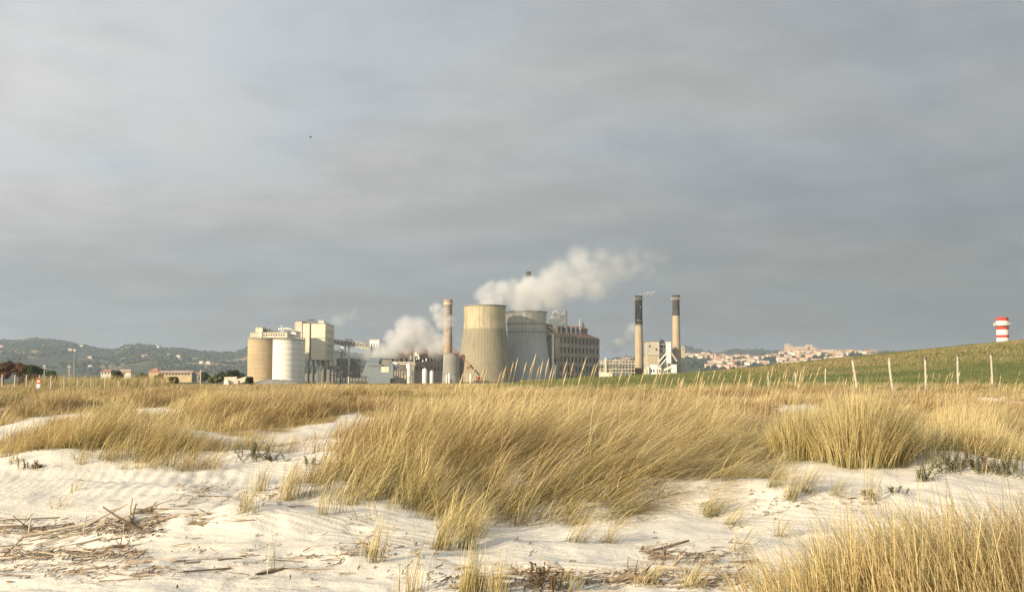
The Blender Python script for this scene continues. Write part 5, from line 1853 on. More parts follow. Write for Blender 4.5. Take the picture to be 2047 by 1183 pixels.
# rest of the dune field, patchy
def field(name, label, n, y0, y1, half, per, L, Lsd, lean, bend, width, seg, green, mat, tuft_r, avoid=True, gmap=0.0, xlim=None):
    yy = y0 + (y1 - y0) * rng.random(n * 3) ** .8
    xx = (rng.random(n * 3) * 2 - 1) * (half * yy + 1.5)
    if xlim is not None:
        m = (xx > xlim[0] * yy) & (xx < xlim[1] * yy)
        xx, yy = xx[m], yy[m]
    keep = rng.random(len(xx)) < veg_density(xx, yy) ** 1.3
    xx, yy = xx[keep], yy[keep]
    if avoid:
        for kq in ('middle',):
            m = ~in_poly(xx, yy, CLUMPS[kq])
            xx, yy = xx[m], yy[m]
    c = np.stack([xx, yy], -1)[:n]
    roots, off, ti = tufted(c, per, tuft_r)
    m = len(roots)
    big = fbm(roots[:, 0] * .18, roots[:, 1] * .18, 707, 3)
    LL = np.clip(rng.normal(L, Lsd, m), .2 * L, 1.6 * L) * (.55 + .9 * big)
    tl = rng.normal(0, .12, len(c))[ti]
    a = rng.normal(0, R(26), m)
    th0 = np.maximum(lean + tl + rng.normal(0, .12, m), .02)
    th1 = bend + tl + rng.normal(0, .2, m)
    w = width * (.7 + .6 * rng.random(m)) * (roots[:, 1] / y0) ** .8
    g = green + gmap * (fbm(roots[:, 0] * .09, roots[:, 1] * .06, 808, 3) - .5) + rng.normal(0, .15, m)
    return blades(name, label, roots, LL, th0, th1, a, w, seg, g, mat)


def scatter_veg(n, y0, y1, half, power=1.3, xlim=None):
    yy = y0 + (y1 - y0) * rng.random(n * 4) ** .8
    xx = (rng.random(n * 4) * 2 - 1) * (half * yy + 1.5)
    if xlim is not None:
        m = (xx > xlim[0] * yy) & (xx < xlim[1] * yy)
        xx, yy = xx[m], yy[m]
    keep = (rng.random(len(xx)) < veg_density(xx, yy) ** power) & ~in_poly(xx, yy, CLUMPS['middle'])
    return np.stack([xx[keep], yy[keep]], -1)[:n]


cA = scatter_veg(230, 17.5, 38, .52, 1.2)
tussocks('dune_grass', 'rounded golden tussocks scattered over the middle dune field', cA, .25 + .40 * rng.random(len(cA)), 230, .42, .10, .45, .60, .0085, 3, .16, 'grass_gold', .5, 18.5)
cB = scatter_veg(420, 36, 80, .52, .9)
tussocks('dune_grass', 'small straw tussocks before the works and fences', cB, .3 + .5 * rng.random(len(cB)), 130, .36, .09, .40, .50, .013, 2, .16, 'grass_dry', .6, 36)
field('dune_grass', 'low dry stubble between the dune tussocks', 5200, 16.5, 38, .52, 12, .17, .06, R(15), R(55), .007, 2, .16, 'grass_dry', .13, gmap=.5)
field('dune_grass', 'low straw coloured grass before the works and fences', 8500, 36, 80, .52, 9, .20, .06, R(14), R(50), .014, 2, .14, 'grass_dry', .25, gmap=.6)
field('dune_grass', 'far band of straw and olive grass at the foot of the works', 8000, 76, 190, .52, 6, .34, .1, R(10), R(40), .035, 2, .26, 'grass_dry', .5, gmap=.8, xlim=(-.6, .14))
field('dune_grass', 'tall yellow green reeds behind the left fence', 4200, 108, 175, .52, 7, 1.2, .3, R(5), R(16), .045, 2, .42, 'grass_dry', .5, gmap=.5, xlim=(-.44, -.315))

# short turf on the bank
def bank_turf():
    n = 80000
    yy = 51 + (155 - 51) * rng.random(n) ** .9
    xx = (0.0 + .55 * rng.random(n)) * yy + 1
    roots = np.stack([xx, yy], -1)
    dry = .85 * sstep(.50, .80, fbm(xx * .05, yy * .03, 909, 3) + .32 * sstep(85, 120, yy) * sstep(12, 32, xx) + .35 * sstep(57, 50, yy))
    m = len(roots)
    green = np.clip(1 - dry, 0, 1)
    L = (.09 + .11 * rng.random(m)) * (1 + 1.2 * dry + 2.0 * sstep(.62, .8, fbm(xx * .3, yy * .1, 913, 2)) * sstep(110, 145, yy))
    o = blades('bank_grass', 'short green turf with tan patches covering the bank', roots, L, np.abs(rng.normal(.2, .15, m)), rng.normal(.7, .3, m), rng.normal(0, .6, m), .035 * (yy / 60), 2, green * .95, 'grass_turf', surf=bank_z, patch=0.0)
    return o


grass_mat('grass_turf', (0.22, 0.175, 0.07), (0.28, 0.22, 0.09), (0.33, 0.26, 0.11), .3, .5)
tm = MATS['grass_turf'].node_tree
for nd in tm.nodes:
    if nd.type == 'MIX' and tuple(round(v, 3) for v in nd.inputs[6].default_value[:3]) == (0.15, 0.165, 0.055):
        nd.inputs[6].default_value = (0.095, 0.14, 0.028, 1)
        nd.inputs[7].default_value = (0.145, 0.185, 0.042, 1)
bank_turf()

# single tufts on open sand: things one could count
def tuft(px, py, n, L, lean, bend, az, azsd, green, label, r=.05, w=.006):
    g0 = G(px, py)
    roots = np.array([[g0.x, g0.y]]) + rng.normal(0, r, (n, 2))
    blades('grass_tuft', label, roots, np.clip(rng.normal(L, L * .22, n), .3 * L, 1.6 * L), np.abs(rng.normal(lean, .12, n)), rng.normal(bend, .25, n), az + rng.normal(0, azsd, n), w * (.7 + .6 * rng.random(n)), 4, green + rng.normal(0, .2, n), 'grass_gold', cat='grass tuft', kind='thing', origin=(g0.x, g0.y, g0.z))['group'] = 'tufts on open sand'


TUFTS = [
    (750, 1122, 60, .42, .10, .55, R(10), R(30), .25, 'small upright golden tuft alone on sand below the middle mound'),
    (740, 1108, 26, .34, .5, 1.1, R(200), R(30), .2, 'thin flattened tuft just left of the lone upright tuft'),
    (880, 1098, 120, .40, .25, .8, R(0), R(35), .45, 'short green rooted tuft at the mound front corner'),
    (930, 1096, 110, .48, .3, .9, R(0), R(30), .2, 'ragged golden tuft right of the mound front corner'),
    (645, 1028, 40, .30, .1, .4, R(10), R(40), .4, 'little green tuft under the left end of the mound'),
    (675, 1025, 26, .22, .1, .3, R(10), R(40), .35, 'tiny stubby tuft right of the little green tuft'),
    (735, 1040, 18, .30, .4, .8, R(160), R(40), .2, 'sparse crossed stems on sand before the mound'),
    (490, 1022, 60, .32, .2, .7, R(0), R(50), .45, 'olive tuft on the sand ridge above the drift canes'),
    (520, 980, 60, .34, .15, .5, R(0), R(45), .3, 'faint dry tuft left of the mound end'),
    (575, 1000, 120, .42, .12, .5, R(10), R(35), .3, 'golden tuft at the leftmost tip of the middle mound'),
    (1150, 1082, 60, .38, .5, 1.2, R(8), R(30), .3, 'low tuft combed flat below the mound'),
    (1210, 1085, 50, .36, .6, 1.25, R(5), R(30), .2, 'low pale tuft combed flat right of the other flat tuft'),
    (1415, 1032, 110, .42, .5, 1.25, R(0), R(25), .55, 'green tuft drooping right at the mound lower right end'),
    (1455, 1050, 60, .40, .6, 1.3, R(0), R(25), .4, 'thin green tuft trailing on sand right of mound'),
    (1580, 998, 90, .44, .3, .9, R(10), R(25), .55, 'bright green tuft leaning right on the right sand slope'),
    (1610, 985, 80, .42, .35, 1.0, R(5), R(25), .35, 'golden tuft behind the bright green tuft'),
    (1545, 975, 70, .46, .4, 1.1, R(5), R(25), .4, 'olive tuft at the edge between mound and right slope'),
    (1670, 995, 50, .30, .3, .9, R(0), R(30), .45, 'short olive tuft at the sand hollow on the right'),
    (1740, 1000, 40, .45, .1, .3, R(0), R(40), .1, 'few bare upright straws in the right sand hollow'),
    (1560, 1075, 40, .30, .4, 1.0, R(0), R(40), .5, 'small green wisp left of the nearest tussock'),
    (940, 1190, 130, .34, .1, .4, R(10), R(50), .5, 'green tuft cut by the bottom picture edge'),
    (990, 1195, 90, .30, .1, .4, R(10), R(50), .3, 'golden tuft at bottom edge right of the green one'),
    (820, 1190, 60, .30, .1, .4, R(20), R(40), .15, 'dry pale tuft at bottom edge left of the green one'),
    (1380, 1175, 80, .26, .5, 1.1, R(20), R(60), .2, 'low tangled dry tuft at the bottom near the tussock'),
    (1290, 1170, 50, .22, .4, 1.0, R(10), R(60), .2, 'low dry tuft among bottom driftwood'),
    (530, 1145, 8, .34, .05, .2, R(10), R(40), .2, 'few thin straws upright on open sand lower left'),
    (165, 925, 40, .28, .3, .8, R(0), R(40), .2, 'small dry tuft on the crest of left sand rise'),
    (150, 980, 24, .22, .3, .8, R(0), R(50), .2, 'tiny dry tuft on left open sand slope'),
    (25, 925, 40, .28, .2, .6, R(0), R(40), .4, 'small green tuft at far left sand edge'),
    (120, 1013, 24, .18, .4, 1.0, R(0), R(60), .1, 'tiny faint tuft low on the left rippled sand'),
    (1140, 1180, 50, .2, .3, .8, R(0), R(60), .3, 'low tuft beside the brown spurge at the bottom'),
    (1480, 1100, 40, .3, .4, 1.0, R(0), R(40), .3, 'wispy tuft on sand left of the nearest tussock'),
]
for q in TUFTS:
    tuft(*q)

# seed stalks standing above the mound
def stalks(name, label, pts, seed):
    r = random.Random(seed)
    mb, hd = MB(), MB()
    for px, py, topx, topy, D in pts:
        b = Vector((X(px, D), D, 0))
        b.z = hz1(b.x, D)
        tp = P(topx, topy, D)
        mid = b.lerp(tp, .55) + Vector((-.06, 0, .03))
        mb.tube([b, mid, tp], [.0045, .0035, .002], 4, False)
        d = (tp - mid).normalized()
        h0 = tp - d * r.uniform(.20, .32)
        hd.tube([h0, h0.lerp(tp, .35), h0.lerp(tp, .7), tp], [.003, .011, .009, .001], 5)
    t = bpy.data.objects.new(name, None)
    col.objects.link(t)
    tag(t, label, 'grass stalks', kind='stuff')
    o1 = mb.build('stem', 'stalk', t)
    o2 = hd.build('seed_head', 'stalk', t)
    for o in (o1, o2):
        o['kind'] = 'stuff'


SP = []
sr = random.Random(3)
for (bx, by, tx, ty) in [(1060, 800, 1072, 705), (1052, 795, 1066, 722), (1030, 790, 1036, 713), (1020, 790, 1027, 722), (1045, 790, 1053, 722), (1085, 795, 1086, 718), (1095, 790, 1098, 713), (1120, 790, 1135, 717), (1150, 790, 1173, 712), (1140, 790, 1147, 722), (1180, 790, 1196, 722),
                         (1170, 790, 1190, 726), (1075, 790, 1079, 730), (1000, 790, 1010, 735), (1012, 790, 1012, 730), (990, 790, 1003, 740), (935, 790, 952, 727), (950, 790, 970, 730), (965, 790, 975, 735), (1205, 800, 1225, 730), (1230, 800, 1245, 738), (1160, 795, 1164, 738),
                         (1110, 790, 1109, 735), (1100, 795, 1106, 728), (1130, 795, 1133, 740), (1250, 800, 1262, 742), (1275, 800, 1290, 736), (920, 800, 927, 742)]:
    SP.append((bx - 18, by, tx, ty, sr.uniform(16.5, 19)))
for i in range(60):
    a = sr.uniform(1300, 1640)
    SP.append((a - 14, 800, a + sr.uniform(-4, 10), sr.uniform(728, 765), sr.uniform(20, 28)))
for i in range(34):
    a = sr.choice([sr.uniform(1830, 1920), sr.uniform(1980, 2047), sr.uniform(1660, 1720)])
    SP.append((a - 5, 800, a + sr.uniform(-2, 5), sr.uniform(738, 772), sr.uniform(30, 40)))
for i in range(40):
    a = sr.uniform(60, 380)
    SP.append((a - 3, 790, a + sr.uniform(-2, 4), sr.uniform(748, 770), sr.uniform(50, 70)))
stalks('seed_stalks', 'tall pale seed stalks leaning right above the grass', SP, 4)

# ------------------------------------------------------------------ canes and driftwood on the sand
cr_ = random.Random(17)


def cane(px, py, length, ang, rise, mat, rad, label, name='drift_cane', bend=.04, group='canes washed up on the sand'):
    """lies on the sand from a start point; ang = heading in the ground plane, rise = tilt out of the sand"""
    g0 = G(px, py)
    n = 6
    dx, dy = math.cos(ang), math.sin(ang)
    pts = []
    for i in range(n):
        f = i / (n - 1)
        x, y = g0.x + dx * length * (f - .5) * math.cos(rise), g0.y + dy * length * (f - .5) * math.cos(rise)
        off = bend * length * math.sin(math.pi * f) * cr_.uniform(.6, 1.2)
        x, y = x - dy * off, y + dx * off
        gz = hz1(x, y)
        z = gz + rad * .5 if rise == 0 else g0.z - .03 + f * length * math.sin(rise)
        pts.append(Vector((x, y, max(z, gz + rad * .3 if rise == 0 else -9))))
    if rise == 0:   # stiff: straighten heights
        za, zb = pts[0].z, pts[-1].z
        for i, p in enumerate(pts):
            p.z = max(p.z - .012, za + (zb - za) * i / (n - 1))
    o0 = pts[0].copy()
    rr = [rad * cr_.uniform(.85, 1.0) * (1 - .35 * i / (n - 1)) for i in range(n)]
    o = MB().tube(pts, rr, 7).build(name, mat, None, True, origin=o0)
    tag(o, label, 'cane' if 'cane' in name else 'driftwood', group)
    return o


MATN = {'cane': 'pale', 'cane_brown': 'brown', 'cane_grey': 'grey'}


def cane_pile(n, a, b, ya, yb, spread, where, lmin, lmax, ang_sd=.35, risep=.1, rmin=.004, rmax=.0095, group=None):
    todo = []
    for i in range(n):
        f = cr_.random()
        px = a + (b - a) * f
        py = ya + (yb - ya) * f + cr_.gauss(0, spread)
        L = lmin + (lmax - lmin) * cr_.random() ** 2
        m = cr_.choices(['cane', 'cane_brown', 'cane_grey'], [4, 3, 2])[0]
        rise = R(cr_.uniform(10, 45)) if cr_.random() < risep else 0
        if rise:
            L = min(L, .28)
        ang = cr_.gauss(0, ang_sd) + (math.pi if cr_.random() < .5 else 0)
        size = 'long' if L > .6 * lmax else 'short' if L < .3 * lmax else 'middling'
        pos = 'left end' if f < .25 else 'left half' if f < .5 else 'right half' if f < .75 else 'right end'
        rad = cr_.uniform(rmin, rmax)
        fat = 'thick' if rad > rmin + .7 * (rmax - rmin) else 'thin'
        lie = 'upright' if rise else 'level' if abs(math.sin(ang)) < .18 else 'slanting'
        oc = cane(px, py, L, ang, rise, m, rad, 'cane', group=group or where)
        todo.append((f'{size} {fat} {MATN[m]} cane {lie} in {pos} of {where[4:] if where.startswith("the ") else where}', py, lambda v_, oc=oc: oc.__setitem__('label', v_)))
    tell_apart(todo, {2: ['upper', 'lower'], 3: ['upper', 'middle', 'lower'], 4: ['topmost', 'upper', 'lower', 'lowest']})


cane_pile(34, 0, 230, 1052, 1075, 7, 'the upper drift line at left', .2, .95, .3, .05)
cane_pile(26, 190, 330, 1058, 1035, 10, 'the tangled cane heap at left', .2, .8, .6, .16)
cane_pile(14, 330, 470, 1040, 1032, 5, 'the drift line beyond the cane heap', .2, .9)
cane_pile(36, 0, 260, 1105, 1118, 8, 'the lower drift line at left', .15, .9, .3, .04)
cane_pile(16, 0, 300, 1140, 1146, 8, 'the lowest drift line at left', .2, .8)
cane_pile(16, 300, 620, 1110, 1135, 16, 'the scattered drift left of centre', .12, .5)
cane_pile(10, 370, 500, 1000, 985, 8, 'the drift above the rippled sand', .15, .7)
cane_pile(30, 1060, 1500, 1160, 1140, 14, 'the bottom drift line right of centre', .15, .9, .4, .08)
cane_pile(16, 1280, 1500, 1120, 1098, 12, 'drift beside nearest tussock', .15, .8, .4, .1)
cane_pile(8, 900, 1120, 1165, 1150, 9, 'the drift at bottom centre', .15, .6)
cane_pile(10, 620, 830, 1120, 1090, 16, 'the sparse drift below the mound', .12, .55)

for px, py, L, ang, rise, m, rad, lab in [
    (245, 1055, .50, R(165), R(26), 'cane_brown', .014, 'dark cane rising left out of the cane heap'),
    (215, 1042, .42, R(15), R(28), 'cane', .011, 'pale cane rising right out of the cane heap'),
    (262, 1040, .24, R(90), R(80), 'cane', .012, 'upright pale stub standing in the cane heap'),
    (268, 1042, .20, R(60), R(76), 'cane_brown', .011, 'upright brown stub right of pale stub in the heap'),
    (300, 1022, .5, R(15), R(18), 'cane_brown', .008, 'thin brown cane pointing up right behind the heap'),
    (60, 1068, .20, R(100), R(70), 'cane', .013, 'pale upright stub standing in left drift line'),
    (170, 1070, .22, R(90), R(75), 'cane', .008, 'thin upright stub between left drift line and heap'),
    (20, 1055, .7, R(6), 0, 'cane_brown', .030, 'thick brown branch at the left picture edge'),
    (150, 1062, 1.0, R(10), 0, 'cane', .016, 'thick pale cane lying below the upper drift line'),
    (300, 1122, .42, R(10), 0, 'cane', .022, 'fat pale cane end right of the lower drift line'),
    (540, 1148, .26, R(42), 0, 'cane_brown', .016, 'dark stick lying diagonal on open sand lower left'),
    (460, 1118, .20, R(25), 0, 'cane_brown', .010, 'small dark stick on open sand, upper one'),
    (690, 1108, .16, R(28), 0, 'cane_brown', .009, 'small dark twig left of the lone upright tuft'),
    (1010, 1140, .85, R(-2), 0, 'cane', .009, 'straight thin cane lying level at bottom centre'),
    (1280, 1098, .62, R(26), R(6), 'cane', .009, 'thin pale cane lying slanted right of flat tufts'),
    (1330, 1098, .62, R(35), R(8), 'cane_brown', .018, 'stout brown branch slanted on sand near the tussock'),
    (1455, 1125, .60, R(12), R(4), 'cane_brown', .018, 'stout dark branch pointing at the nearest tussock'),
    (1395, 1146, .30, R(50), R(25), 'cane_grey', .010, 'short grey stick poking up at bottom right of centre'),
    (410, 990, .85, R(-6), 0, 'cane_grey', .008, 'thin grey cane on rippled sand below left clump'),
    (560, 1010, .6, R(8), R(2), 'cane_brown', .010, 'thin brown stem reaching from olive tuft to the left'),
]:
    cane(px, py, L, ang, rise, m, rad, lab)

# knotty driftwood
def knot(px, py, s, mat, label, seed):
    g0 = G(px, py)
    r = random.Random(seed)
    t = thing('driftwood', label, 'driftwood', g0, 'driftwood pieces on the sand')
    mb = MB()
    pts = [g0 + Vector((-s * .5, 0, .01)), g0 + Vector((-s * .15, r.uniform(-.05, .05), s * .12)), g0 + Vector((s * .2, r.uniform(-.05, .05), s * .10)), g0 + Vector((s * .5, 0, s * .03))]
    mb.tube(pts, [s * .03, s * .07, s * .06, s * .02], 8)
    mb.build('trunk', mat, t, True)
    for i in range(4):
        p = pts[1].lerp(pts[2], r.random())
        d = Vector((r.uniform(-1, 1), r.uniform(-.6, .6), r.uniform(.1, .9))).normalized()
        MB().tube([p, p + d * s * .22, p + d * s * .38 + Vector((r.uniform(-.04, .04), 0, .02))], [s * .03, s * .02, s * .006], 6).build('branch', mat, t, True)


knot(1415, 1125, .22, 'cane_grey', 'grey upright root knot standing on sand near tussock', 31)
knot(1340, 1142, .30, 'cane', 'pale fibrous root clod at the bottom right of centre', 32)
knot(1330, 1120, .30, 'driftwood', 'brown forked driftwood under the slanted branch', 33)
knot(1035, 1150, .20, 'driftwood', 'small curled brown driftwood at bottom centre', 34)
knot(290, 1030, .30, 'driftwood', 'brown forked root right in the cane heap', 35)
knot(235, 1100, .26, 'driftwood', 'dark knotty wood in lower drift line at left', 36)
knot(1270, 1165, .40, 'driftwood', 'long brown knotty branch in the bottom drift line', 37)
knot(395, 1050, .22, 'driftwood', 'dark driftwood knot right of the cane heap', 38)

# fine litter: bark chips, seaweed and shell bits nobody could count
def litter():
    spots = [(0, 330, 1062, 9, 210), (0, 300, 1112, 8, 260), (0, 330, 1145, 8, 110), (190, 330, 1052, 10, 110), (330, 640, 1120, 28, 70), (1050, 1500, 1158, 11, 260), (1280, 1500, 1115, 14, 130), (640, 900, 1105, 30, 100), (350, 560, 990, 14, 90), (850, 1150, 1165, 14, 160), (0, 2047, 1080, 60, 50), (1500, 1760, 1010, 16, 60)]
    vs, fs = [], []
    r = random.Random(77)
    for a, b, y, sd, n in spots:
        for i in range(n):
            px, py = r.uniform(a, b), r.gauss(y, sd)
            if py < 960 or py > 1200:
                continue
            g0 = G(px, py)
            L, W_ = r.uniform(.015, .09) if r.random() < .85 else r.uniform(.08, .2), r.uniform(.003, .009)
            an = r.gauss(0, .9)
            ux, uy = math.cos(an), math.sin(an)
            z = g0.z + .004
            hgt = r.uniform(.003, .012)
            tip = r.uniform(0, .03)
            k0 = len(vs)
            for sx, sy, sz in ((-1, -1, 0), (1, -1, tip), (1, 1, tip), (-1, 1, 0), (-.8, 0, hgt), (.8, 0, hgt + tip)):
                vs.append((g0.x + ux * L / 2 * sx - uy * W_ * sy, g0.y + uy * L / 2 * sx + ux * W_ * sy, z + sz))
            fs += [(k0, k0 + 1, k0 + 5, k0 + 4), (k0 + 2, k0 + 3, k0 + 4, k0 + 5), (k0 + 1, k0 + 2, k0 + 5), (k0 + 3, k0, k0 + 4)]
    o = MB().add(vs, fs).build('drift_litter', 'driftwood')
    tag(o, 'fine brown bark and twig litter strewn along the drift lines', 'litter', kind='stuff')


litter()

# ------------------------------------------------------------------ fleshy dune plants
def spurge(px, py, s, n, mat, label, seed, flat=.6):
    g0 = G(px, py)
    r = random.Random(seed)
    t = thing('spurge_plant', label, 'plant', g0, 'fleshy dune plants')
    for i in range(n):
        a = r.uniform(0, 2 * math.pi)
        q = r.uniform(0, s * 1.2)
        b = g0 + Vector((math.cos(a) * q, math.sin(a) * q * .5, 0))
        b.z = hz1(b.x, b.y) - .01
        an = r.uniform(0, 2 * math.pi)
        L = s * r.uniform(.5, 1.0)
        ti = r.uniform(.1, flat)
        d = Vector((math.cos(an) * math.sin(ti), math.sin(an) * math.sin(ti), math.cos(ti)))
        tip = b + d * L
        mb = MB().tube([b, b.lerp(tip, .5) + Vector((0, 0, -.02)), tip], [.006, .005, .003], 5)
        for k_ in range(16):
            f = .25 + .75 * k_ / 15
            p = b.lerp(tip, f)
            aa = k_ * 2.4
            o_ = Vector((math.cos(aa), math.sin(aa), .5)).normalized()
            sd = o_.cross(d).normalized() * .008
            mb.add([p - sd, p + sd, p + o_ * .035 + sd * .5, p + o_ * .045, p + o_ * .035 - sd * .5], [(0, 1, 2, 3, 4)])
        mb.build('stem', mat, t)


spurge(505, 918, .28, 18, 'spurge', 'dark spiky spurge on the sand between left clumps', 1, 1.2)
spurge(545, 922, .16, 7, 'spurge', 'smaller sprawling spurge right of the dark spiky one', 2, 1.3)
spurge(612, 930, .16, 5, 'spurge', 'upright thin spurge left of the middle mound', 3, .7)
spurge(55, 940, .17, 6, 'spurge_brown', 'brown fleshy sprouts on the far left sand', 4, .5)
spurge(78, 938, .10, 4, 'spurge_brown', 'short brown sprouts right of the far left ones', 5, .8)
spurge(1090, 1172, .20, 12, 'spurge_brown', 'spiky brown spurge rosette at the bottom centre', 6, .9)
spurge(1850, 962, .26, 12, 'spurge', 'dark creeping spurge at left foot of the bright sand crest', 7, 1.2)
spurge(1900, 942, .40, 34, 'spurge', 'dark bushy spurge on the bright sand crest at right', 8, .9)
spurge(1950, 938, .30, 20, 'spurge_brown', 'brownish spurge on top of bright crest at right', 9, .9)
spurge(2015, 950, .36, 26, 'spurge', 'dark spurge near the right picture edge', 10, .9)
spurge(1790, 985, .10, 4, 'spurge', 'few dark sprouts in the right sand hollow', 11, .8)
spurge(1740, 992, .10, 4, 'spurge_brown', 'few brown sprouts left in the right sand hollow', 12, .8)
spurge(940, 1178, .12, 5, 'spurge', 'green spurge stems in the bottom edge tuft', 13, .5)
spurge(30, 808, .35, 16, 'spurge', 'dark green bush on far left sand rise below the fence', 14, 1.0)

# ------------------------------------------------------------------ a bird in the sky
bpz = P(621, 275, 160)
bd = thing('bird', 'tiny dark bird flying high in the left sky', 'bird', bpz)
MB().tube([bpz + Vector((-.18, 0, 0)), bpz + Vector((-.08, 0, .01)), bpz + Vector((.10, 0, 0)), bpz + Vector((.22, 0, .02))], [.015, .05, .05, .01], 8).build('body', 'bird_dark', bd, True)
for s_ in (-1, 1):
    MB().add([bpz + Vector((-.06, 0, .02)), bpz + Vector((.08, 0, .02)), bpz + Vector((.10, s_ * .22, .14)), bpz + Vector((.0, s_ * .46, .10)), bpz + Vector((-.06, s_ * .22, .14))], [(0, 1, 2, 3, 4)]).build('wing', 'bird_dark', bd)

# ------------------------------------------------------------------ steam
def steam_material(name, dens, colr=(0.965, 0.965, 0.965)):
    m = bpy.data.materials.new(name)
    m.use_nodes = True
    t = m.node_tree
    t.nodes.clear()
    out = t.nodes.new('ShaderNodeOutputMaterial')
    v = t.nodes.new('ShaderNodeVolumePrincipled')
    v.inputs['Color'].default_value = (*colr, 1)
    v.inputs['Density'].default_value = dens
    v.inputs['Density Attribute'].default_value = 'density'
    v.inputs['Anisotropy'].default_value = 0.15
    t.links.new(v.outputs[0], out.inputs['Volume'])
    MATS[name] = m
    return m


def steam(name, label, pts, dens, seed, nz_scale, nz_amp, voxel, mat_density):
    """pts: (x, y, z, radius, strength) puffs; a voxel grid of billowing density is grown round them"""
    A = np.array(pts, float)
    me = bpy.data.meshes.new(name)
    me.from_pydata([tuple(q[:3]) for q in A], [], [])
    for nm, c_ in (('rad', 3), ('str', 4)):
        at = me.attributes.new(nm, 'FLOAT', 'POINT')
        at.data.foreach_set('value', A[:, c_].astype(np.float32))
    o = bpy.data.objects.new(name, me)
    col.objects.link(o)
    mat = steam_material(name + '_vapour', mat_density)
    me.materials.append(mat)
    lo = (A[:, :3] - A[:, 3:4] * 1.5).min(0)
    hi = (A[:, :3] + A[:, 3:4] * 1.5).max(0)
    g = bpy.data.node_groups.new(name + '_growth', 'GeometryNodeTree')
    g.interface.new_socket('Geometry', in_out='INPUT', socket_type='NodeSocketGeometry')
    g.interface.new_socket('Geometry', in_out='OUTPUT', socket_type='NodeSocketGeometry')
    gi, go = g.nodes.new('NodeGroupInput'), g.nodes.new('NodeGroupOutput')
    pos = g.nodes.new('GeometryNodeInputPosition')

    def gm(op, a, b=None, c=None):
        n = g.nodes.new('ShaderNodeMath')
        n.operation = op
        for i, v in enumerate((a, b, c)):
            if v is None:
                continue
            if isinstance(v, (int, float)):
                n.inputs[i].default_value = v
            else:
                g.links.new(v, n.inputs[i])
        return n.outputs[0]

    def gv(op, a, b=None, scale=None):
        n = g.nodes.new('ShaderNodeVectorMath')
        n.operation = op
        for i, v in enumerate((a, b)):
            if v is None:
                continue
            if isinstance(v, tuple):
                n.inputs[i].default_value = v
            else:
                g.links.new(v, n.inputs[i])
        if scale is not None:
            if isinstance(scale, (int, float)):
                n.inputs['Scale'].default_value = scale
            else:
                g.links.new(scale, n.inputs['Scale'])
        return n

    def nz(scale, detail, off, rough=.6):
        n = g.nodes.new('ShaderNodeTexNoise')
        n.inputs['Scale'].default_value = scale
        n.inputs['Detail'].default_value = detail
        n.inputs['Roughness'].default_value = rough
        g.links.new(gv('ADD', pos.outputs[0], off).outputs[0], n.inputs['Vector'])
        return n
    wv = gv('SUBTRACT', nz(nz_scale, 5, (seed * 13.1, seed * 7.7, 3.3)).outputs[1], (.5, .5, .5))
    wp = gv('ADD', pos.outputs[0], gv('SCALE', wv.outputs[0], scale=nz_amp).outputs[0])
    sn = g.nodes.new('GeometryNodeSampleNearest')
    g.links.new(gi.outputs[0], sn.inputs[0])
    g.links.new(wp.outputs[0], sn.inputs['Sample Position'])

    def si(dtype, src):
        n = g.nodes.new('GeometryNodeSampleIndex')
        n.data_type = dtype
        g.links.new(gi.outputs[0], n.inputs[0])
        g.links.new(src, n.inputs['Value'])
        g.links.new(sn.outputs[0], n.inputs['Index'])
        return n.outputs[0]

    def na(nm):
        n = g.nodes.new('GeometryNodeInputNamedAttribute')
        n.data_type = 'FLOAT'
        n.inputs['Name'].default_value = nm
        return n.outputs[0]
    pos2 = g.nodes.new('GeometryNodeInputPosition')
    pp = si('FLOAT_VECTOR', pos2.outputs[0])
    rr = si('FLOAT', na('rad'))
    ss = si('FLOAT', na('str'))
    dd = gv('LENGTH', gv('SUBTRACT', wp.outputs[0], pp).outputs[0]).outputs['Value']
    rel = gm('DIVIDE', dd, rr)
    mr = g.nodes.new('ShaderNodeMapRange')
    mr.interpolation_type = 'SMOOTHSTEP'
    g.links.new(rel, mr.inputs[0])
    for i, v in zip((1, 2, 3, 4), (1.15, .28, 0.0, 1.0)):
        mr.inputs[i].default_value = v
    hole = nz(nz_scale * 2.2, 4, (seed * 3.1, 9.2, seed * 1.7)).outputs[0]
    mh = g.nodes.new('ShaderNodeMapRange')
    g.links.new(hole, mh.inputs[0])
    for i, v in zip((1, 2, 3, 4), (.30, .58, 0.15, 1.0)):
        mh.inputs[i].default_value = v
    dv = gm('MULTIPLY', gm('MULTIPLY', mr.outputs[0], mh.outputs[0]), ss)
    vc = g.nodes.new('GeometryNodeVolumeCube')
    g.links.new(dv, vc.inputs['Density'])
    vc.inputs['Min'].default_value = tuple(lo)
    vc.inputs['Max'].default_value = tuple(hi)
    for ax_, nm in enumerate(('Resolution X', 'Resolution Y', 'Resolution Z')):
        vc.inputs[nm].default_value = int(np.clip((hi[ax_] - lo[ax_]) / voxel, 8, 220))
    sm = g.nodes.new('GeometryNodeSetMaterial')
    sm.inputs['Material'].default_value = mat
    g.links.new(vc.outputs[0], sm.inputs[0])
    g.links.new(sm.outputs[0], go.inputs[0])
    md = o.modifiers.new('growth', 'NODES')
    md.node_group = g
    tag(o, label, 'steam', kind='stuff')
    return o


pr = random.Random(23)


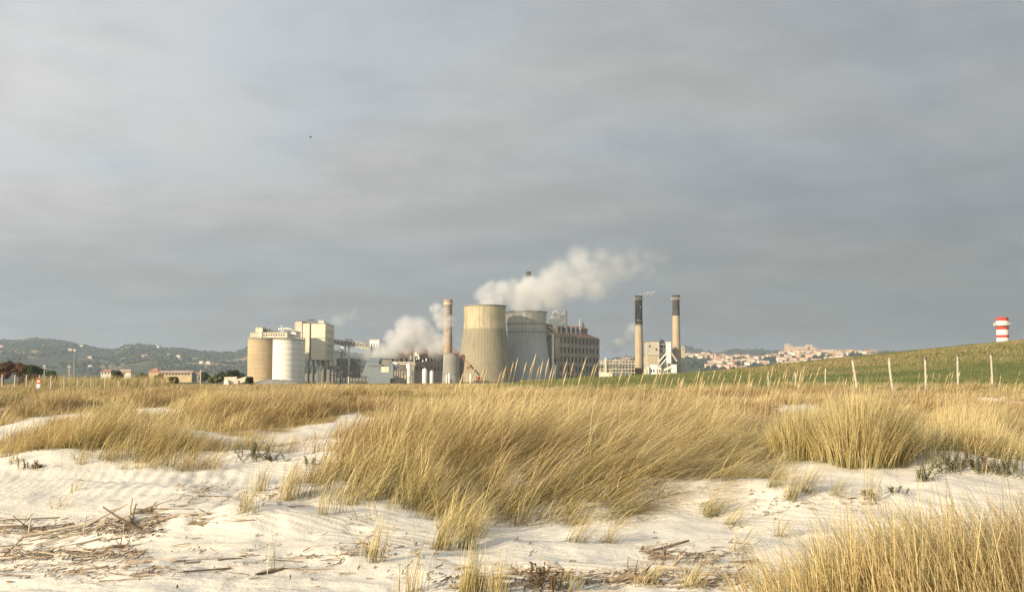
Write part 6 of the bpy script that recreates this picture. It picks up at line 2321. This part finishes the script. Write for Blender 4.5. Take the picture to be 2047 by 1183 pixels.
def trail(nodes, per, D, jit, dj):
    """puffs along a chain of (px, py, radius_px, strength)"""
    out = []
    for (a, b) in zip(nodes[:-1], nodes[1:]):
        for i in range(per):
            f = (i + pr.random()) / per
            px, py = a[0] + (b[0] - a[0]) * f, a[1] + (b[1] - a[1]) * f
            r_ = a[2] + (b[2] - a[2]) * f
            s_ = a[3] + (b[3] - a[3]) * f
            DD = D + pr.gauss(0, dj)
            p = P(px + pr.gauss(0, jit) * r_, py + pr.gauss(0, jit) * r_, DD)
            out.append((p.x, p.y, p.z, r_ * pr.uniform(.6, 1.05) * DD / F, s_))
    return out


tA = trail([(966, 614, 26, 1.3), (975, 602, 24, 1.3), (990, 590, 21, 1.2), (1012, 585, 24, 1.1), (1050, 592, 25, 1.2), (1100, 576, 33, .9), (1150, 556, 38, .75), (1190, 549, 32, .5), (1220, 542, 25, .32), (1255, 531, 26, .30), (1300, 522, 15, .16), (1335, 510, 11, .07)], 10, 609, .40, 3)
tA += trail([(945, 611, 9, .5), (960, 606, 12, .9), (990, 606, 14, .9), (1003, 611, 8, .6)], 6, 603, .3, 4)
tB = trail([(1050, 626, 28, 1.2), (1058, 610, 26, 1.1), (1068, 604, 24, .95), (1095, 590, 24, .95), (1130, 578, 24, .8), (1165, 572, 20, .5), (1205, 575, 16, .22), (1240, 585, 14, .12)], 8, 632, .35, 4)
tA += trail([(1040, 590, 17, 1.6), (1056, 578, 19, 2.4), (1062, 574, 18, 2.2), (1078, 578, 18, 1.4)], 9, 640, .35, 3)
steam('steam_plume', 'large cream steam plume drifting right off the front cooling tower', tA, 1, 1, .11, 6.0, .8, .14)
steam('steam_plume', 'paler steam rising from the rear cooling tower mouth', tB, 1, 2, .11, 7.0, .95, .13)
tC = trail([(715, 716, 9, .3), (745, 712, 12, .5), (768, 706, 15, .8), (785, 694, 19, 1), (805, 685, 22, 1), (824, 676, 25, 1), (840, 676, 25, 1), (864, 686, 23, .9), (885, 695, 14, .5), (905, 700, 10, .3)], 9, 633, .42, 3)
steam('steam_plume', 'dense billowing steam heap behind the hipped hall roof', tC, 1, 3, .13, 6.0, .8, .30)
tD = trail([(868, 632, 11, .9), (872, 622, 12, 1), (880, 636, 15, 1), (890, 648, 16, .9), (897, 640, 12, .7), (893, 662, 10, .4), (890, 682, 12, .4)], 7, 614, .35, 1.5)
steam('steam_plume', 'white steam puff wrapped round the brick chimney', tD, 1, 4, .16, 5.0, .7, .34)
tE = trail([(676, 716, 10, .25), (700, 712, 13, .4), (725, 704, 14, .45), (750, 704, 14, .5), (770, 700, 14, .5)], 8, 632, .4, 4)
steam('steam_plume', 'thin bluish steam veil under the conveyor bridge', tE, 1, 5, .12, 6.0, .9, .11)
tF = trail([(668, 640, 9, .5), (676, 645, 11, .6), (686, 640, 8, .3), (704, 628, 9, .30), (708, 632, 7, .2), (722, 640, 6, .05), (748, 647, 6, .22)], 6, 660, .35, 2)
steam('steam_plume', 'faint puffs of steam right of the process tower roof', tF, 1, 6, .16, 5.0, .8, .16)
tG = trail([(1208, 700, 9, .3), (1232, 692, 13, .5), (1250, 678, 12, .5), (1262, 664, 10, .4), (1275, 650, 8, .25)], 7, 700, .4, 3)
steam('steam_plume', 'grey steam wisp climbing left of the stained chimney', tG, 1, 7, .13, 6.0, .9, .42)
tH = trail([(1278, 591, 4, .8), (1286, 589, 3.6, 1), (1297, 588, 4.2, 1), (1304, 586, 3.4, .8), (1309, 581, 2.6, .5)], 6, 640, .3, .5)
steam('steam_plume', 'small white smoke curl from the stained chimney mouth', tH, 1, 8, .5, 1.2, .32, 1.6)
tI = trail([(905, 704, 10, .5), (915, 690, 11, .6), (922, 672, 10, .35), (918, 655, 9, .15)], 6, 625, .35, 2)
steam('steam_plume', 'pale steam between brick chimney and front cooling tower', tI, 1, 9, .15, 5.0, .8, .12)

# ------------------------------------------------------------------ haze
hm = bpy.data.materials.new('haze_air')
hm.use_nodes = True
t = hm.node_tree
t.nodes.clear()
out = t.nodes.new('ShaderNodeOutputMaterial')
v = t.nodes.new('ShaderNodeVolumePrincipled')
v.inputs['Color'].default_value = (0.68, 0.80, 0.97, 1)
v.inputs['Density'].default_value = 0.00012
v.inputs['Anisotropy'].default_value = 0.2
t.links.new(v.outputs[0], out.inputs['Volume'])
MATS['haze_air'] = hm
hz_ = MB().box((0, 0, -4.5), (14600, 14600, 185)).build('haze', 'haze_air')
tag(hz_, 'thin pale blue haze filling the air over the plain', 'haze', kind='stuff')
